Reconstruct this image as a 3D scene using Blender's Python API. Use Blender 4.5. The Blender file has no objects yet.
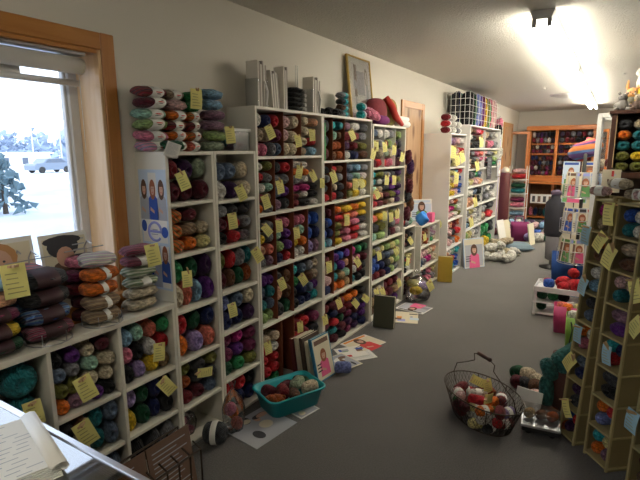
import bpy, math, random
from mathutils import Vector, Matrix, Euler
R_ = random.Random(7)
PI = math.pi
S = bpy.context.scene
C = S.collection

# ------------------------------------------------------------------ camera frame
FPX = 475.0
CAM = Vector((0, 0, 1.565))
_Y = Vector((299, -90, FPX)).normalized()
_D = Vector((15.0, (299 * 15 + FPX * FPX) / 90.0, FPX)).normalized()
_Z = -_D
_X = _D.cross(_Y)
if _X.x < 0: _X = -_X
def ray(px, py):
    c = Vector((px - 320, py - 240, FPX))
    return Vector((_X.dot(c), _Y.dot(c), _Z.dot(c)))
def on(px, py, ax, val):                    # point of the photo on an axis plane of the room
    r = ray(px, py); t = (val - CAM[ax]) / r[ax]
    return CAM + r * t
def hit(px, py, p, n):
    r = ray(px, py); n = Vector(n); t = (Vector(p) - CAM).dot(n) / r.dot(n)
    return CAM + r * t
def fl(px, py, z=0.0): return on(px, py, 2, z)

# ------------------------------------------------------------------ materials
MC = {}
def nt(name):
    m = bpy.data.materials.new(name); m.use_nodes = True
    t = m.node_tree; b = t.nodes['Principled BSDF']
    return m, t, b
def mat(name, col, rough=.6, metal=0, noise=0, nscale=30, bump=0, bscale=200, spec=.5, coat=0):
    if name in MC: return MC[name]
    m, t, b = nt(name)
    b.inputs['Base Color'].default_value = (*col, 1); b.inputs['Roughness'].default_value = rough
    b.inputs['Metallic'].default_value = metal; b.inputs['Specular IOR Level'].default_value = spec
    b.inputs['Coat Weight'].default_value = coat
    if noise or bump:
        tc = t.nodes.new('ShaderNodeTexCoord')
    if noise:
        n = t.nodes.new('ShaderNodeTexNoise'); n.inputs['Scale'].default_value = nscale; n.inputs['Detail'].default_value = 5
        r = t.nodes.new('ShaderNodeMix'); r.data_type = 'RGBA'
        r.inputs[6].default_value = (*[c * (1 - noise) for c in col], 1); r.inputs[7].default_value = (*[min(1, c * (1 + noise)) for c in col], 1)
        t.links.new(tc.outputs['Object'], n.inputs['Vector']); t.links.new(n.outputs[0], r.inputs[0]); t.links.new(r.outputs[2], b.inputs['Base Color'])
    if bump:
        n2 = t.nodes.new('ShaderNodeTexNoise'); n2.inputs['Scale'].default_value = bscale; n2.inputs['Detail'].default_value = 3
        bp = t.nodes.new('ShaderNodeBump'); bp.inputs['Strength'].default_value = bump; bp.inputs['Distance'].default_value = .01
        t.links.new(tc.outputs['Object'], n2.inputs['Vector']); t.links.new(n2.outputs[0], bp.inputs['Height']); t.links.new(bp.outputs[0], b.inputs['Normal'])
    MC[name] = m
    return m
def wood(name, c1, c2, scale=3, axis='Z', rough=.45, knots=False, dist=3):
    if name in MC: return MC[name]
    m, t, b = nt(name)
    tc = t.nodes.new('ShaderNodeTexCoord'); mp = t.nodes.new('ShaderNodeMapping')
    sc = {'X': (.12, 1, 1), 'Y': (1, .12, 1), 'Z': (1, 1, .12)}[axis]
    mp.inputs['Scale'].default_value = [s * scale * 4 for s in sc]
    n = t.nodes.new('ShaderNodeTexNoise'); n.inputs['Scale'].default_value = 2.5; n.inputs['Detail'].default_value = 6; n.inputs['Distortion'].default_value = .6
    r = t.nodes.new('ShaderNodeValToRGB'); r.color_ramp.elements[0].color = (*c1, 1); r.color_ramp.elements[1].color = (*c2, 1)
    r.color_ramp.elements[0].position = .3; r.color_ramp.elements[1].position = .7
    t.links.new(tc.outputs['Object'], mp.inputs[0]); t.links.new(mp.outputs[0], n.inputs['Vector']); t.links.new(n.outputs[0], r.inputs[0])
    out = r.outputs[0]
    if knots:
        mp2 = t.nodes.new('ShaderNodeMapping'); mp2.inputs['Scale'].default_value = (5, 5, 2.2)
        v = t.nodes.new('ShaderNodeTexVoronoi'); v.inputs['Scale'].default_value = 1.0
        r2 = t.nodes.new('ShaderNodeValToRGB'); r2.color_ramp.elements[0].color = (1, 1, 1, 1); r2.color_ramp.elements[0].position = .16
        r2.color_ramp.elements[1].color = (0, 0, 0, 1); r2.color_ramp.elements[1].position = .3
        mx = t.nodes.new('ShaderNodeMix'); mx.data_type = 'RGBA'; mx.inputs[7].default_value = (.16, .06, .02, 1)
        t.links.new(tc.outputs['Object'], mp2.inputs[0]); t.links.new(mp2.outputs[0], v.inputs['Vector']); t.links.new(v.outputs['Distance'], r2.inputs[0])
        t.links.new(r2.outputs[0], mx.inputs[0]); t.links.new(out, mx.inputs[6]); out = mx.outputs[2]
    t.links.new(out, b.inputs['Base Color']); b.inputs['Roughness'].default_value = rough
    MC[name] = m
    return m
def emis(name, col, s):
    m, t, b = nt(name)
    b.inputs['Base Color'].default_value = (*col, 1)
    b.inputs['Emission Color'].default_value = (*col, 1); b.inputs['Emission Strength'].default_value = s
    return m
def glass(name, tint=(1, 1, 1), rough=.02, mixf=.12):
    if name in MC: return MC[name]
    m = bpy.data.materials.new(name); m.use_nodes = True; t = m.node_tree; t.nodes.clear()
    o = t.nodes.new('ShaderNodeOutputMaterial'); tr = t.nodes.new('ShaderNodeBsdfTransparent'); tr.inputs[0].default_value = (*tint, 1)
    g = t.nodes.new('ShaderNodeBsdfGlossy'); g.inputs['Roughness'].default_value = rough
    fr = t.nodes.new('ShaderNodeLayerWeight'); fr.inputs[0].default_value = .25
    ma = t.nodes.new('ShaderNodeMath'); ma.operation = 'MULTIPLY_ADD'; ma.inputs[1].default_value = .7; ma.inputs[2].default_value = mixf * .4
    mx = t.nodes.new('ShaderNodeMixShader')
    t.links.new(fr.outputs['Fresnel'], ma.inputs[0]); t.links.new(ma.outputs[0], mx.inputs[0])
    t.links.new(tr.outputs[0], mx.inputs[1]); t.links.new(g.outputs[0], mx.inputs[2]); t.links.new(mx.outputs[0], o.inputs[0])
    MC[name] = m
    return m

COL = {
 'wh': ('white', (.78, .76, .7)), 'cr': ('cream', (.72, .62, .44)), 'be': ('beige', (.5, .4, .28)), 'ta': ('tan', (.42, .28, .14)),
 'br': ('brown', (.16, .07, .035)), 'bk': ('black', (.012, .012, .014)), 'ch': ('charcoal', (.05, .052, .06)), 'gy': ('grey', (.26, .26, .28)),
 'sl': ('slate blue', (.12, .17, .26)), 'rd': ('red', (.55, .02, .03)), 'dr': ('dark red', (.2, .014, .022)), 'mn': ('maroon', (.11, .012, .025)),
 'wi': ('plum', (.2, .025, .09)), 'mg': ('magenta', (.55, .03, .25)), 'pk': ('pink', (.75, .22, .33)), 'lp': ('pale pink', (.75, .48, .48)),
 'co': ('coral', (.8, .2, .14)), 'or': ('orange', (.85, .2, .02)), 'pe': ('peach', (.8, .42, .25)), 'ye': ('yellow', (.8, .55, .03)),
 'py': ('pale yellow', (.75, .68, .3)), 'ol': ('olive', (.2, .2, .04)), 'lg': ('light green', (.35, .5, .18)), 'gr': ('green', (.03, .27, .09)),
 'dg': ('dark green', (.012, .09, .04)), 'mi': ('mint', (.36, .62, .48)), 'sa': ('sage', (.32, .4, .28)), 'te': ('teal', (.02, .2, .23)), 'tq': ('turquoise', (.04, .5, .55)), 'dt': ('muted teal', (.04, .17, .17)),
 'lb': ('light blue', (.27, .48, .68)), 'bl': ('blue', (.03, .1, .45)), 'nv': ('navy', (.012, .02, .1)), 'pu': ('purple', (.14, .03, .26)),
 'dp': ('dark purple', (.05, .012, .075)), 'li': ('lilac', (.38, .28, .58)), 'mv': ('mauve', (.3, .16, .24)), 'pw': ('periwinkle', (.22, .27, .6)), 'or2': ('rust', (.4, .09, .02))}
MULTI = {
 'vp': ('pink multicoloured', [(.7, .25, .35), (.5, .3, .5), (.75, .5, .35), (.2, .2, .4)]), 'vo': ('orange variegated', [(.75, .2, .03), (.5, .05, .03), (.7, .35, .1), (.15, .12, .03)]),
 'vb': ('blue variegated', [(.04, .1, .35), (.15, .35, .5), (.3, .3, .4), (.02, .03, .1)]), 'vg': ('green and white striped', [(.65, .65, .55), (.2, .35, .18), (.6, .6, .5), (.12, .22, .1)]),
 'vm': ('maroon and grey striped', [(.18, .02, .05), (.3, .2, .25), (.12, .02, .04), (.35, .1, .15)]), 'vt': ('brown striped', [(.45, .33, .2), (.14, .08, .04), (.5, .4, .28), (.2, .12, .07)]),
 'vr': ('rainbow', [(.6, .05, .1), (.75, .45, .05), (.1, .35, .2), (.1, .15, .5)]), 'vd': ('dark variegated', [(.05, .02, .08), (.02, .06, .08), (.12, .02, .05), (.03, .03, .03)]),
 'vl': ('pastel multicoloured', [(.6, .4, .45), (.35, .5, .6), (.65, .6, .4), (.7, .65, .6)]), 'vk': ('dark red variegated', [(.3, .03, .04), (.1, .02, .03), (.35, .12, .06), (.06, .02, .05)])}
def yarn(code):
    key = 'yarn_' + code
    if key in MC: return MC[key]
    m, t, b = nt(key)
    tc = t.nodes.new('ShaderNodeTexCoord')
    n = t.nodes.new('ShaderNodeTexNoise'); n.inputs['Scale'].default_value = 7; n.inputs['Detail'].default_value = 6
    r = t.nodes.new('ShaderNodeValToRGB')
    if code in COL:
        c = COL[code][1]
        r.color_ramp.elements[0].color = (*[x * .38 for x in c], 1); r.color_ramp.elements[0].position = .35
        r.color_ramp.elements[1].color = (*[min(.9, x * 1.05 + .002) for x in c], 1); r.color_ramp.elements[1].position = .65
        t.links.new(tc.outputs['Object'], n.inputs['Vector']); t.links.new(n.outputs[0], r.inputs[0])
    else:
        cs = MULTI[code][1]
        w = t.nodes.new('ShaderNodeTexWave'); w.inputs['Scale'].default_value = 1.6; w.inputs['Distortion'].default_value = 2.2; w.inputs['Detail'].default_value = 2
        w.bands_direction = 'DIAGONAL'
        mp = t.nodes.new('ShaderNodeMapping'); mp.inputs['Rotation'].default_value = (.4, .6, .3)
        t.links.new(tc.outputs['Object'], mp.inputs[0]); t.links.new(mp.outputs[0], w.inputs['Vector']); t.links.new(w.outputs['Color'], r.inputs[0])
        els = r.color_ramp.elements; els[0].color = (*cs[0], 1); els[0].position = .05; els[1].color = (*cs[3], 1); els[1].position = .95
        for i in (1, 2):
            e = els.new(i / 3); e.color = (*[q_ * .8 for q_ in cs[i]], 1)
    t.links.new(r.outputs[0], b.inputs['Base Color']); b.inputs['Roughness'].default_value = .95; b.inputs['Specular IOR Level'].default_value = .12
    b.inputs['Sheen Weight'].default_value = .12
    wb_ = t.nodes.new('ShaderNodeTexWave'); wb_.inputs['Scale'].default_value = 6; wb_.inputs['Distortion'].default_value = 6; wb_.inputs['Detail'].default_value = 2; wb_.bands_direction = 'DIAGONAL'
    t.links.new(tc.outputs['Object'], wb_.inputs['Vector'])
    bp_ = t.nodes.new('ShaderNodeBump'); bp_.inputs['Strength'].default_value = .6; bp_.inputs['Distance'].default_value = .006
    t.links.new(wb_.outputs['Fac'], bp_.inputs['Height']); t.links.new(bp_.outputs[0], b.inputs['Normal'])
    MC[key] = m
    return m
def cname(code): return (COL.get(code) or MULTI[code])[0]

M = dict(
 shelf=mat('shelf_paint', (.72, .69, .6), .5, noise=.05, nscale=4), shelf2=mat('shelf_paint_white', (.8, .79, .76), .45, noise=.03, nscale=4),
 wall=mat('wall_paint', (.68, .64, .56), .85, noise=.03, nscale=2, bump=.06, bscale=120),
 back=mat('back_wall_paint', (.66, .64, .58), .85, noise=.03, nscale=2),
 carpet=None, ceil=None,
 pine=wood('pine_casing', (.4, .155, .03), (.5, .22, .055), 3, 'Z', .35), pine2=wood('pine_jamb', (.68, .42, .2), (.78, .54, .3), 2.5, 'Z', .4, knots=True),
 pineY=wood('pine_casing_h', (.4, .155, .03), (.5, .22, .055), 3, 'Y', .35), doorw=wood('door_wood', (.4, .24, .13), (.48, .3, .17), 2, 'Z', .5, knots=True),
 hutch=wood('hutch_wood', (.42, .13, .03), (.55, .2, .05), 3, 'X', .35), hutchd=wood('hutch_back', (.16, .06, .02), (.22, .09, .03), 3, 'Z', .6),
 darkw=wood('dark_wood', (.045, .018, .012), (.08, .032, .02), 3, 'Z', .35),
 card=mat('red_brown_card', (.2, .05, .02), .7, noise=.15, nscale=9), vinyl=mat('vinyl_white', (.75, .75, .74), .35),
 blind=mat('blind_fabric', (.62, .6, .56), .8), alu=mat('aluminium', (.62, .63, .66), .3, 1), steel=mat('steel_wire', (.45, .45, .46), .35, .9),
 black=mat('black_metal', (.02, .02, .02), .45), rust=mat('dark_wire', (.05, .035, .025), .5, .6), paper=mat('paper_white', (.8, .79, .75), .7),
 yel=mat('tag_yellow', (.88, .82, .3), .75, noise=.06, nscale=20), bluep=mat('tag_blue', (.4, .66, .8), .75), ink=mat('ink', (.05, .05, .07), .8),
 pin=mat('clothespin_wood', (.62, .42, .22), .7), greenf=mat('green_folder', (.03, .32, .08), .6), clear=None,
 tqp=mat('turquoise_plastic', (.01, .33, .38), .35), whp=mat('white_plastic', (.75, .75, .75), .35), bluepl=mat('blue_fabric', (.01, .06, .25), .8, bump=.3, bscale=60),
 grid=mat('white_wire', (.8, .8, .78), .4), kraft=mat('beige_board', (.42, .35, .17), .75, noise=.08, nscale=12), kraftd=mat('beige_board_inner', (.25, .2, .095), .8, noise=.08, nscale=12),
 purp=mat('lavender_panel', (.55, .45, .78), .6), skin=mat('print_skin', (.6, .36, .26), .7), hair=mat('print_hair', (.1, .045, .025), .7), hair2=mat('print_auburn', (.32, .1, .04), .7),
 pblue=mat('print_blue', (.03, .09, .42), .7), pgrey=mat('print_grey', (.4, .42, .47), .7), plb=mat('print_pale_blue', (.55, .66, .8), .7), pred=mat('print_red', (.6, .05, .05), .7),
 ppink=mat('print_pink', (.75, .12, .28), .7), pgreen=mat('print_green', (.12, .3, .1), .7), porange=mat('print_orange', (.8, .3, .05), .7), pbrown=mat('print_brown', (.16, .09, .06), .7), pcream=mat('print_cream', (.72, .66, .5), .7), pdark=mat('print_dark', (.04, .04, .05), .7), letter=mat('print_lavender', (.3, .34, .72), .7))
M['clear'] = glass('clear_plastic', (.93, .94, .95), .15, .35)
M['pane'] = glass('window_glass', (.97, .985, 1), .01, .03)
# carpet and ceiling
m, t, b = nt('carpet'); tc = t.nodes.new('ShaderNodeTexCoord')
n = t.nodes.new('ShaderNodeTexNoise'); n.inputs['Scale'].default_value = 160; n.inputs['Detail'].default_value = 4
n3 = t.nodes.new('ShaderNodeTexNoise'); n3.inputs['Scale'].default_value = 1.6
r = t.nodes.new('ShaderNodeValToRGB'); r.color_ramp.elements[0].color = (.05, .047, .045, 1); r.color_ramp.elements[1].color = (.15, .143, .138, 1); r.color_ramp.elements[0].position = .3; r.color_ramp.elements[1].position = .7
ma = t.nodes.new('ShaderNodeMath'); ma.operation = 'MULTIPLY_ADD'; ma.inputs[1].default_value = .25; t.links.new(n3.outputs[0], ma.inputs[0]); t.links.new(n.outputs[0], ma.inputs[2])
ms = t.nodes.new('ShaderNodeMath'); ms.operation = 'SUBTRACT'; ms.inputs[1].default_value = .125; t.links.new(ma.outputs[0], ms.inputs[0])
t.links.new(tc.outputs['Object'], n.inputs['Vector']); t.links.new(tc.outputs['Object'], n3.inputs['Vector']); t.links.new(ms.outputs[0], r.inputs[0]); t.links.new(r.outputs[0], b.inputs['Base Color'])
bp = t.nodes.new('ShaderNodeBump'); bp.inputs['Strength'].default_value = .5; bp.inputs['Distance'].default_value = .006; t.links.new(n.outputs[0], bp.inputs['Height']); t.links.new(bp.outputs[0], b.inputs['Normal'])
b.inputs['Roughness'].default_value = 1; b.inputs['Specular IOR Level'].default_value = .05
b.inputs['Sheen Weight'].default_value = .5; b.inputs['Sheen Roughness'].default_value = .45
M['carpet'] = m
m, t, b = nt('textured_ceiling'); tc = t.nodes.new('ShaderNodeTexCoord')
n = t.nodes.new('ShaderNodeTexNoise'); n.inputs['Scale'].default_value = 70; n.inputs['Detail'].default_value = 4; t.links.new(tc.outputs['Object'], n.inputs['Vector'])
bp = t.nodes.new('ShaderNodeBump'); bp.inputs['Strength'].default_value = .9; bp.inputs['Distance'].default_value = .012; t.links.new(n.outputs[0], bp.inputs['Height']); t.links.new(bp.outputs[0], b.inputs['Normal'])
b.inputs['Base Color'].default_value = (.68, .66, .6, 1); b.inputs['Roughness'].default_value = .95
M['ceil'] = m

# ------------------------------------------------------------------ mesh builder
class MB:
    def __init__(s): s.v = []; s.f = []; s.mi = []; s.mats = []
    def m(s, m):
        if m not in s.mats: s.mats.append(m)
        return s.mats.index(m)
    def add(s, vs, fs, m, T=None):
        b0 = len(s.v); k = s.m(m)
        for v in vs:
            v = Vector(v); s.v.append(T @ v if T is not None else v)
        for f in fs: s.f.append([b0 + i for i in f]); s.mi.append(k)
        return s
    def box(s, x0, x1, y0, y1, z0, z1, m, T=None):
        vs = [(x, y, z) for x in (x0, x1) for y in (y0, y1) for z in (z0, z1)]
        return s.add(vs, [(0, 1, 3, 2), (4, 6, 7, 5), (0, 4, 5, 1), (2, 3, 7, 6), (0, 2, 6, 4), (1, 5, 7, 3)], m, T)
    def bbox(s, x0, x1, y0, y1, z0, z1, m, bv=.003, T=None):     # box with its vertical and horizontal edges chamfered
        cx, cy, cz = (x0 + x1) / 2, (y0 + y1) / 2, (z0 + z1) / 2; h = [(x1 - x0) / 2, (y1 - y0) / 2, (z1 - z0) / 2]
        bv = min(bv, min(h) * .45); vs = []; idx = {}
        for sx in (-1, 1):
            for sy in (-1, 1):
                for sz in (-1, 1):
                    for a in range(3):
                        o = [h[0] - bv, h[1] - bv, h[2] - bv]; o[a] = h[a]
                        idx[(sx, sy, sz, a)] = len(vs); vs.append((cx + sx * o[0], cy + sy * o[1], cz + sz * o[2]))
        fs = []
        for a in range(3):
            b_, c_ = [(1, 2), (2, 0), (0, 1)][a]
            for sa in (-1, 1):
                q = []
                for sb, sc in ((-1, -1), (1, -1), (1, 1), (-1, 1)):
                    k = [0, 0, 0]; k[a] = sa; k[b_] = sb; k[c_] = sc; q.append(idx[(*k, a)])
                fs.append(q if sa > 0 else q[::-1])
        for a in range(3):                      # edge strips along axis a
            b_, c_ = [(1, 2), (2, 0), (0, 1)][a]
            for sb in (-1, 1):
                for sc in (-1, 1):
                    q = []
                    for sa, ax in ((-1, b_), (1, b_), (1, c_), (-1, c_)):
                        k = [0, 0, 0]; k[a] = sa; k[b_] = sb; k[c_] = sc; q.append(idx[(*k, ax)])
                    fs.append(q if sb * sc < 0 else q[::-1])
        for sx in (-1, 1):
            for sy in (-1, 1):
                for sz in (-1, 1):
                    q = [idx[(sx, sy, sz, a)] for a in range(3)]
                    fs.append(q if sx * sy * sz > 0 else q[::-1])
        return s.add(vs, fs, m, T)
    def tube(s, pts, r, m, n=6, T=None, closed=False):
        pts = [Vector(p) for p in pts]; vs = []; fs = []; N = len(pts)
        rr = r if isinstance(r, (list, tuple)) else [r] * N
        up = None
        for i, p in enumerate(pts):
            d = (pts[(i + 1) % N] - pts[i - 1]) if closed else (pts[min(i + 1, N - 1)] - pts[max(i - 1, 0)])
            d.normalize()
            if up is None: up = Vector((0, 0, 1)) if abs(d.z) < .9 else Vector((1, 0, 0))
            a = d.cross(up)
            if a.length < 1e-4: a = d.cross(Vector((1, .1, 0)))
            a.normalize(); b_ = a.cross(d).normalized(); up = b_
            for k in range(n):
                q = 2 * PI * k / n; vs.append(p + (a * math.cos(q) + b_ * math.sin(q)) * rr[i])
        for i in range(N if closed else N - 1):
            j = (i + 1) % N
            for k in range(n):
                fs.append((i * n + k, i * n + (k + 1) % n, j * n + (k + 1) % n, j * n + k))
        if not closed:
            fs.append(tuple(range(n))[::-1]); fs.append(tuple((N - 1) * n + k for k in range(n)))
        return s.add(vs, fs, m, T)
    def lathe(s, prof, m, n=16, T=None, cap=True):           # profile (r, z) about z
        vs = []; fs = []
        for r_, z in prof:
            for k in range(n):
                q = 2 * PI * k / n; vs.append((r_ * math.cos(q), r_ * math.sin(q), z))
        for i in range(len(prof) - 1):
            for k in range(n): fs.append((i * n + k, i * n + (k + 1) % n, (i + 1) * n + (k + 1) % n, (i + 1) * n + k))
        if cap: fs.append(tuple(range(n))[::-1]); fs.append(tuple((len(prof) - 1) * n + k for k in range(n)))
        return s.add(vs, fs, m, T)
    def poly(s, pts, m, T=None): return s.add(pts, [tuple(range(len(pts)))], m, T)
    def ell(s, cx, cy, rx, ry, z, m, T=None, n=14): return s.poly([(cx + rx * math.cos(2 * PI * k / n), cy + ry * math.sin(2 * PI * k / n), z) for k in range(n)], m, T)
    def mesh(s, name='m', smooth=False):
        me = bpy.data.meshes.new(name); me.from_pydata([tuple(v) for v in s.v], [], s.f)
        for m_ in s.mats: me.materials.append(m_)
        me.polygons.foreach_set('material_index', s.mi)
        if smooth: me.polygons.foreach_set('use_smooth', [True] * len(s.f))
        me.update(); return me
    def build(s, name, parent=None, smooth=False): return link(name, s.mesh(name, smooth), parent)
def link(name, me, parent=None):
    o = bpy.data.objects.new(name, me); C.objects.link(o)
    if parent is not None: o.parent = parent
    return o
def thing(name, label, cat, loc=(0, 0, 0), rz=0, group=None):
    o = bpy.data.objects.new(name, None); C.objects.link(o); o.empty_display_size = .05
    o.location = loc; o.rotation_euler = (0, 0, rz)
    return tag(o, label, cat, group)
USED = {}
def tag(o, label, cat, group=None):
    o['label'] = label; o['category'] = cat
    if group: o['group'] = group
    if label in USED: print('DUPLABEL', label)
    USED[label] = 1
    return o
def struct(name, mb, smooth=False):
    o = mb.build(name, None, smooth); o['kind'] = 'structure'; return o
ORD = ['first', 'second', 'third', 'fourth', 'fifth', 'sixth', 'seventh', 'eighth', 'ninth', 'tenth', 'eleventh', 'twelfth', 'thirteenth', 'fourteenth', 'fifteenth', 'sixteenth']
def TM(loc=(0, 0, 0), rot=(0, 0, 0), sc=(1, 1, 1)): return Matrix.LocRotScale(Vector(loc), Euler(rot), Vector(sc))

# ------------------------------------------------------------------ setting
XW, XF, ZC, YB = -2.045, -1.82, 2.446, 12.1
XR, YN = 4.2, -2.2
struct('floor', MB().box(XW - .2, XR, YN, YB, -.1, 0, M['carpet']))
struct('ceiling', MB().box(XW - .2, XR, YN, YB, ZC, ZC + .1, M['ceil']))
WY0, WY1, WZ0, WZ1 = -.75, 1.408, .86, 2.022       # window opening in the left wall
DY0, DY1, DZ1 = 5.04, 5.60, 2.04
w = MB(); W0 = XW - .17
w.box(W0, XW, YN, WY0, 0, ZC, M['wall']); w.box(W0, XW, WY0, WY1, 0, WZ0, M['wall']); w.box(W0, XW, WY0, WY1, WZ1, ZC, M['wall'])
w.box(W0, XW, WY1, YB, 0, ZC, M['wall'])
struct('wall_left', w)
struct('wall_back', MB().box(XW - .2, XR, YB, YB + .1, 0, ZC, M['back']))
struct('wall_right', MB().box(XR, XR + .1, YN, YB, 0, ZC, M['wall']))
struct('wall_front', MB().box(XW - .2, XR, YN - .1, YN, 0, ZC, M['wall']))
# window: casing, pine jambs, vinyl frame, glass
win = MB().box(W0 - .04, W0 - .025, WY0 + .05, WY1 - .07, WZ0 + .05, WZ1 - .05, M['pane']).build('window_1'); win['kind'] = 'structure'
f = MB()
for (a, b_) in ((WY0, WY0 + .05), (WY1 - .062, WY1 + .02)):
    f.bbox(W0 - .06, W0 - .001, a, b_, WZ0, WZ1, M['vinyl'], .006)
f.bbox(W0 - .06, W0 - .001, WY0 + .05, WY1 - .062, WZ0 - .02, WZ0 + .06, M['vinyl']); f.bbox(W0 - .06, W0 - .001, WY0 + .05, WY1 - .062, WZ1 - .06, WZ1 + .02, M['vinyl'])
f.bbox(W0 - .045, W0 - .012, WY1 - .076, WY1 - .062, WZ0 + .05, WZ1 - .05, M['vinyl'], .004)
f.build('window_frame', win)
MB().bbox(W0, XW + .012, WY1 - .018, WY1, WZ0, WZ1, M['pine2']).build('window_jamb', win)
MB().bbox(W0, XW + .012, WY0, WY1 - .018, WZ1 - .018, WZ1, M['pineY']).build('window_head_jamb', win)
MB().bbox(W0, XW + .015, WY0, WY1, WZ0 - .02, WZ0, M['pineY']).build('window_sill', win)
struct('trim_1', MB().bbox(XW, XW + .018, WY1, WY1 + .068, WZ0 - .04, WZ1 + .075, M['pine'], .004))
struct('trim_2', MB().bbox(XW, XW + .0175, WY0 - .07, WY1, WZ1, WZ1 + .074, M['pineY'], .004))
# roller blind
bl = thing('roller_blind', 'white rolled-up roller blind at the top of the pine-cased window', 'blind', (XW - .06, WY0 + .03, WZ1 - .032))
L = WY1 - WY0 - .09
MB().bbox(-.035, .05, 0, L, .0, .014, M['alu'], .003).build('bracket', bl)
MB().lathe([(.036, 0), (.036, L)], M['blind'], 18, TM((.005, 0, -.04), (-PI / 2, 0, 0))).build('fabric_roll', bl, True)
MB().box(-.030, -.028, .005, L - .25, -.105, -.04, M['blind']).build('fabric_sheet', bl)
MB().lathe([(.014, 0), (.014, L)], M['vinyl'], 12, TM((-.029, 0, -.112), (-PI / 2, 0, 0))).build('bottom_bar', bl, True)
MB().tube([(.0, L - .01, -.05), (.0, L - .01, -.42)], .0015, M['paper']).build('cord', bl)
# far doorways with pine casing
def doorcase(n, y0, y1, z1, wdt=.075):
    t = MB(); t.bbox(XW, XW + .02, y0 - wdt, y0, 0, z1 + wdt, M['pine'], .004); t.bbox(XW, XW + .02, y1, y1 + wdt, 0, z1 + wdt, M['pine'], .004)
    t.bbox(XW, XW + .019, y0, y1, z1, z1 + wdt, M['pineY'], .004)
    struct('trim_%d' % n, t)
doorcase(3, DY0, DY1, DZ1)
d = MB(); d.box(XW, XW + .008, DY0, DY1, 0, DZ1, M['doorw'])
for z0, z1 in ((.2, .95), (1.1, 1.85)): d.bbox(XW + .008, XW + .012, DY0 + .1, DY1 - .1, z0, z1, M['doorw'], .003)
dd = struct('door_1', d)
MB().lathe([(.012, 0), (.012, .03), (.028, .04), (.03, .055), (.02, .066)], M['alu'], 14, TM((XW + .008, DY0 + .06, 1.0), (0, PI / 2, 0))).build('door_knob', dd, True)
doorcase(4, 10.5, 11.3, 2.05, .09)
d = MB(); d.box(XW, XW + .008, 10.5, 11.3, 0, 2.05, M['doorw'])
for z0, z1 in ((.2, .95), (1.1, 1.85)): d.bbox(XW + .008, XW + .012, 10.62, 11.18, z0, z1, M['doorw'], .003)
struct('door_2', d)
struct('baseboard_back', MB().bbox(XW, XR, YB - .015, YB, 0, .09, M['shelf'], .003))

# ------------------------------------------------------------------ outside the window
def extmat(name, col, noise=.2, ns=1.0): return mat(name, col, .9, noise=noise, nscale=ns)
ZG = -.4
g = MB().box(-400, -2.4, -300, 300, ZG - .2, ZG, extmat('snow', (.8, .83, .88), .06, .08)); o = g.build('snow_ground'); o['kind'] = 'structure'
g = MB().box(-30, -9, -100, 100, ZG, ZG + .012, extmat('wet_slush', (.5, .55, .62), .35, .5)); o = g.build('road_surface'); o['kind'] = 'structure'
def extp(px, py, dist):
    r = ray(px, py); return CAM + r * (dist / abs(r.x))
def leafy(name, label, cat, px, py_base, py_top, dist, rad, seed, group=None, conifer=False, col='hedge'):
    rr = random.Random(seed); a = extp(px, py_base, dist); top = extp(px, py_top, dist); h = top.z - ZG
    t_ = thing(name, label, cat, (a.x, a.y, ZG), 0, group)
    MB().tube([(0, 0, 0), (0, 0, h * .7)], [.05 * h, .02 * h], mat('bark', (.06, .045, .035), .9)).build('trunk', t_)
    mb = MB(); mm = mat('leaf_' + col, {'hedge': (.2, .25, .3), 'pine': (.12, .19, .22)}[col], .95, noise=.3, nscale=.8)  # greyed, bluish leaf tints carry the outdoor haze in their colour
    for i in range(170):
        z = rr.uniform(.06, 1) * h; q = rr.uniform(0, 2 * PI); rad_z = rad * ((1 - z / h) + .08 if conifer else math.sqrt(max(.05, 1 - (2 * z / h - 1) ** 2)))
        d_ = rad_z * rr.uniform(.3, 1); s_ = rad * rr.uniform(.14, .26); c = Vector((d_ * math.cos(q), d_ * math.sin(q), z))
        pts = [c + Vector([rr.uniform(-1, 1) * s_ for _ in range(3)]) for _ in range(4)]
        mb.add(pts, [(0, 1, 2), (0, 2, 3), (0, 3, 1), (1, 3, 2)], mm)
    mb.build('foliage', t_)
tl = MB(); rr = random.Random(4); tm = mat('leaf_haze', (.42, .5, .62), .95, noise=.25, nscale=.3)  # pale blue-grey leaf colour has the distance haze mixed in
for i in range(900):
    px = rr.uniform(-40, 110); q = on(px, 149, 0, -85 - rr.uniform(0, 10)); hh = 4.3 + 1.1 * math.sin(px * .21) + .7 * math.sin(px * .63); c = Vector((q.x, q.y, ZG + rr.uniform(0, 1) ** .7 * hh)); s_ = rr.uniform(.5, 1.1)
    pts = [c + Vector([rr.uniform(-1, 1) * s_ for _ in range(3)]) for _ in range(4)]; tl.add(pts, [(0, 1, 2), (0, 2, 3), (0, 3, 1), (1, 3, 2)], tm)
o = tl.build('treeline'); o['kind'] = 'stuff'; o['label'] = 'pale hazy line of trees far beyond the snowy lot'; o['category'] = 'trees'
leafy('conifer_bush', 'dark low conifer standing in the snow outside the window', 'tree', 4, 197, 158, 17, .95, 40, conifer=True, col='pine')
a = extp(-14, 150, 70); b_ = extp(50, 150, 70)
bd = thing('low_building', 'long low white building across the snowy lot', 'building', (a.x, (a.y + b_.y) / 2, ZG)); Ly = abs(b_.y - a.y) / 2
MB().bbox(-6, 0, -Ly, Ly, 0, 1.9, mat('siding', (.8, .8, .8), .8), .05).build('wall', bd)
MB().bbox(-6.3, .4, -Ly - .3, Ly + .3, 1.9, 2.15, mat('snowroof', (.85, .87, .9), .8), .05).build('roof', bd)
for k in (-.55, .05): MB().box(.01, .04, Ly * k, Ly * (k + .18), .5, 1.4, mat('dark_pane', (.12, .15, .2), .2)).build('window', bd)
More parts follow.
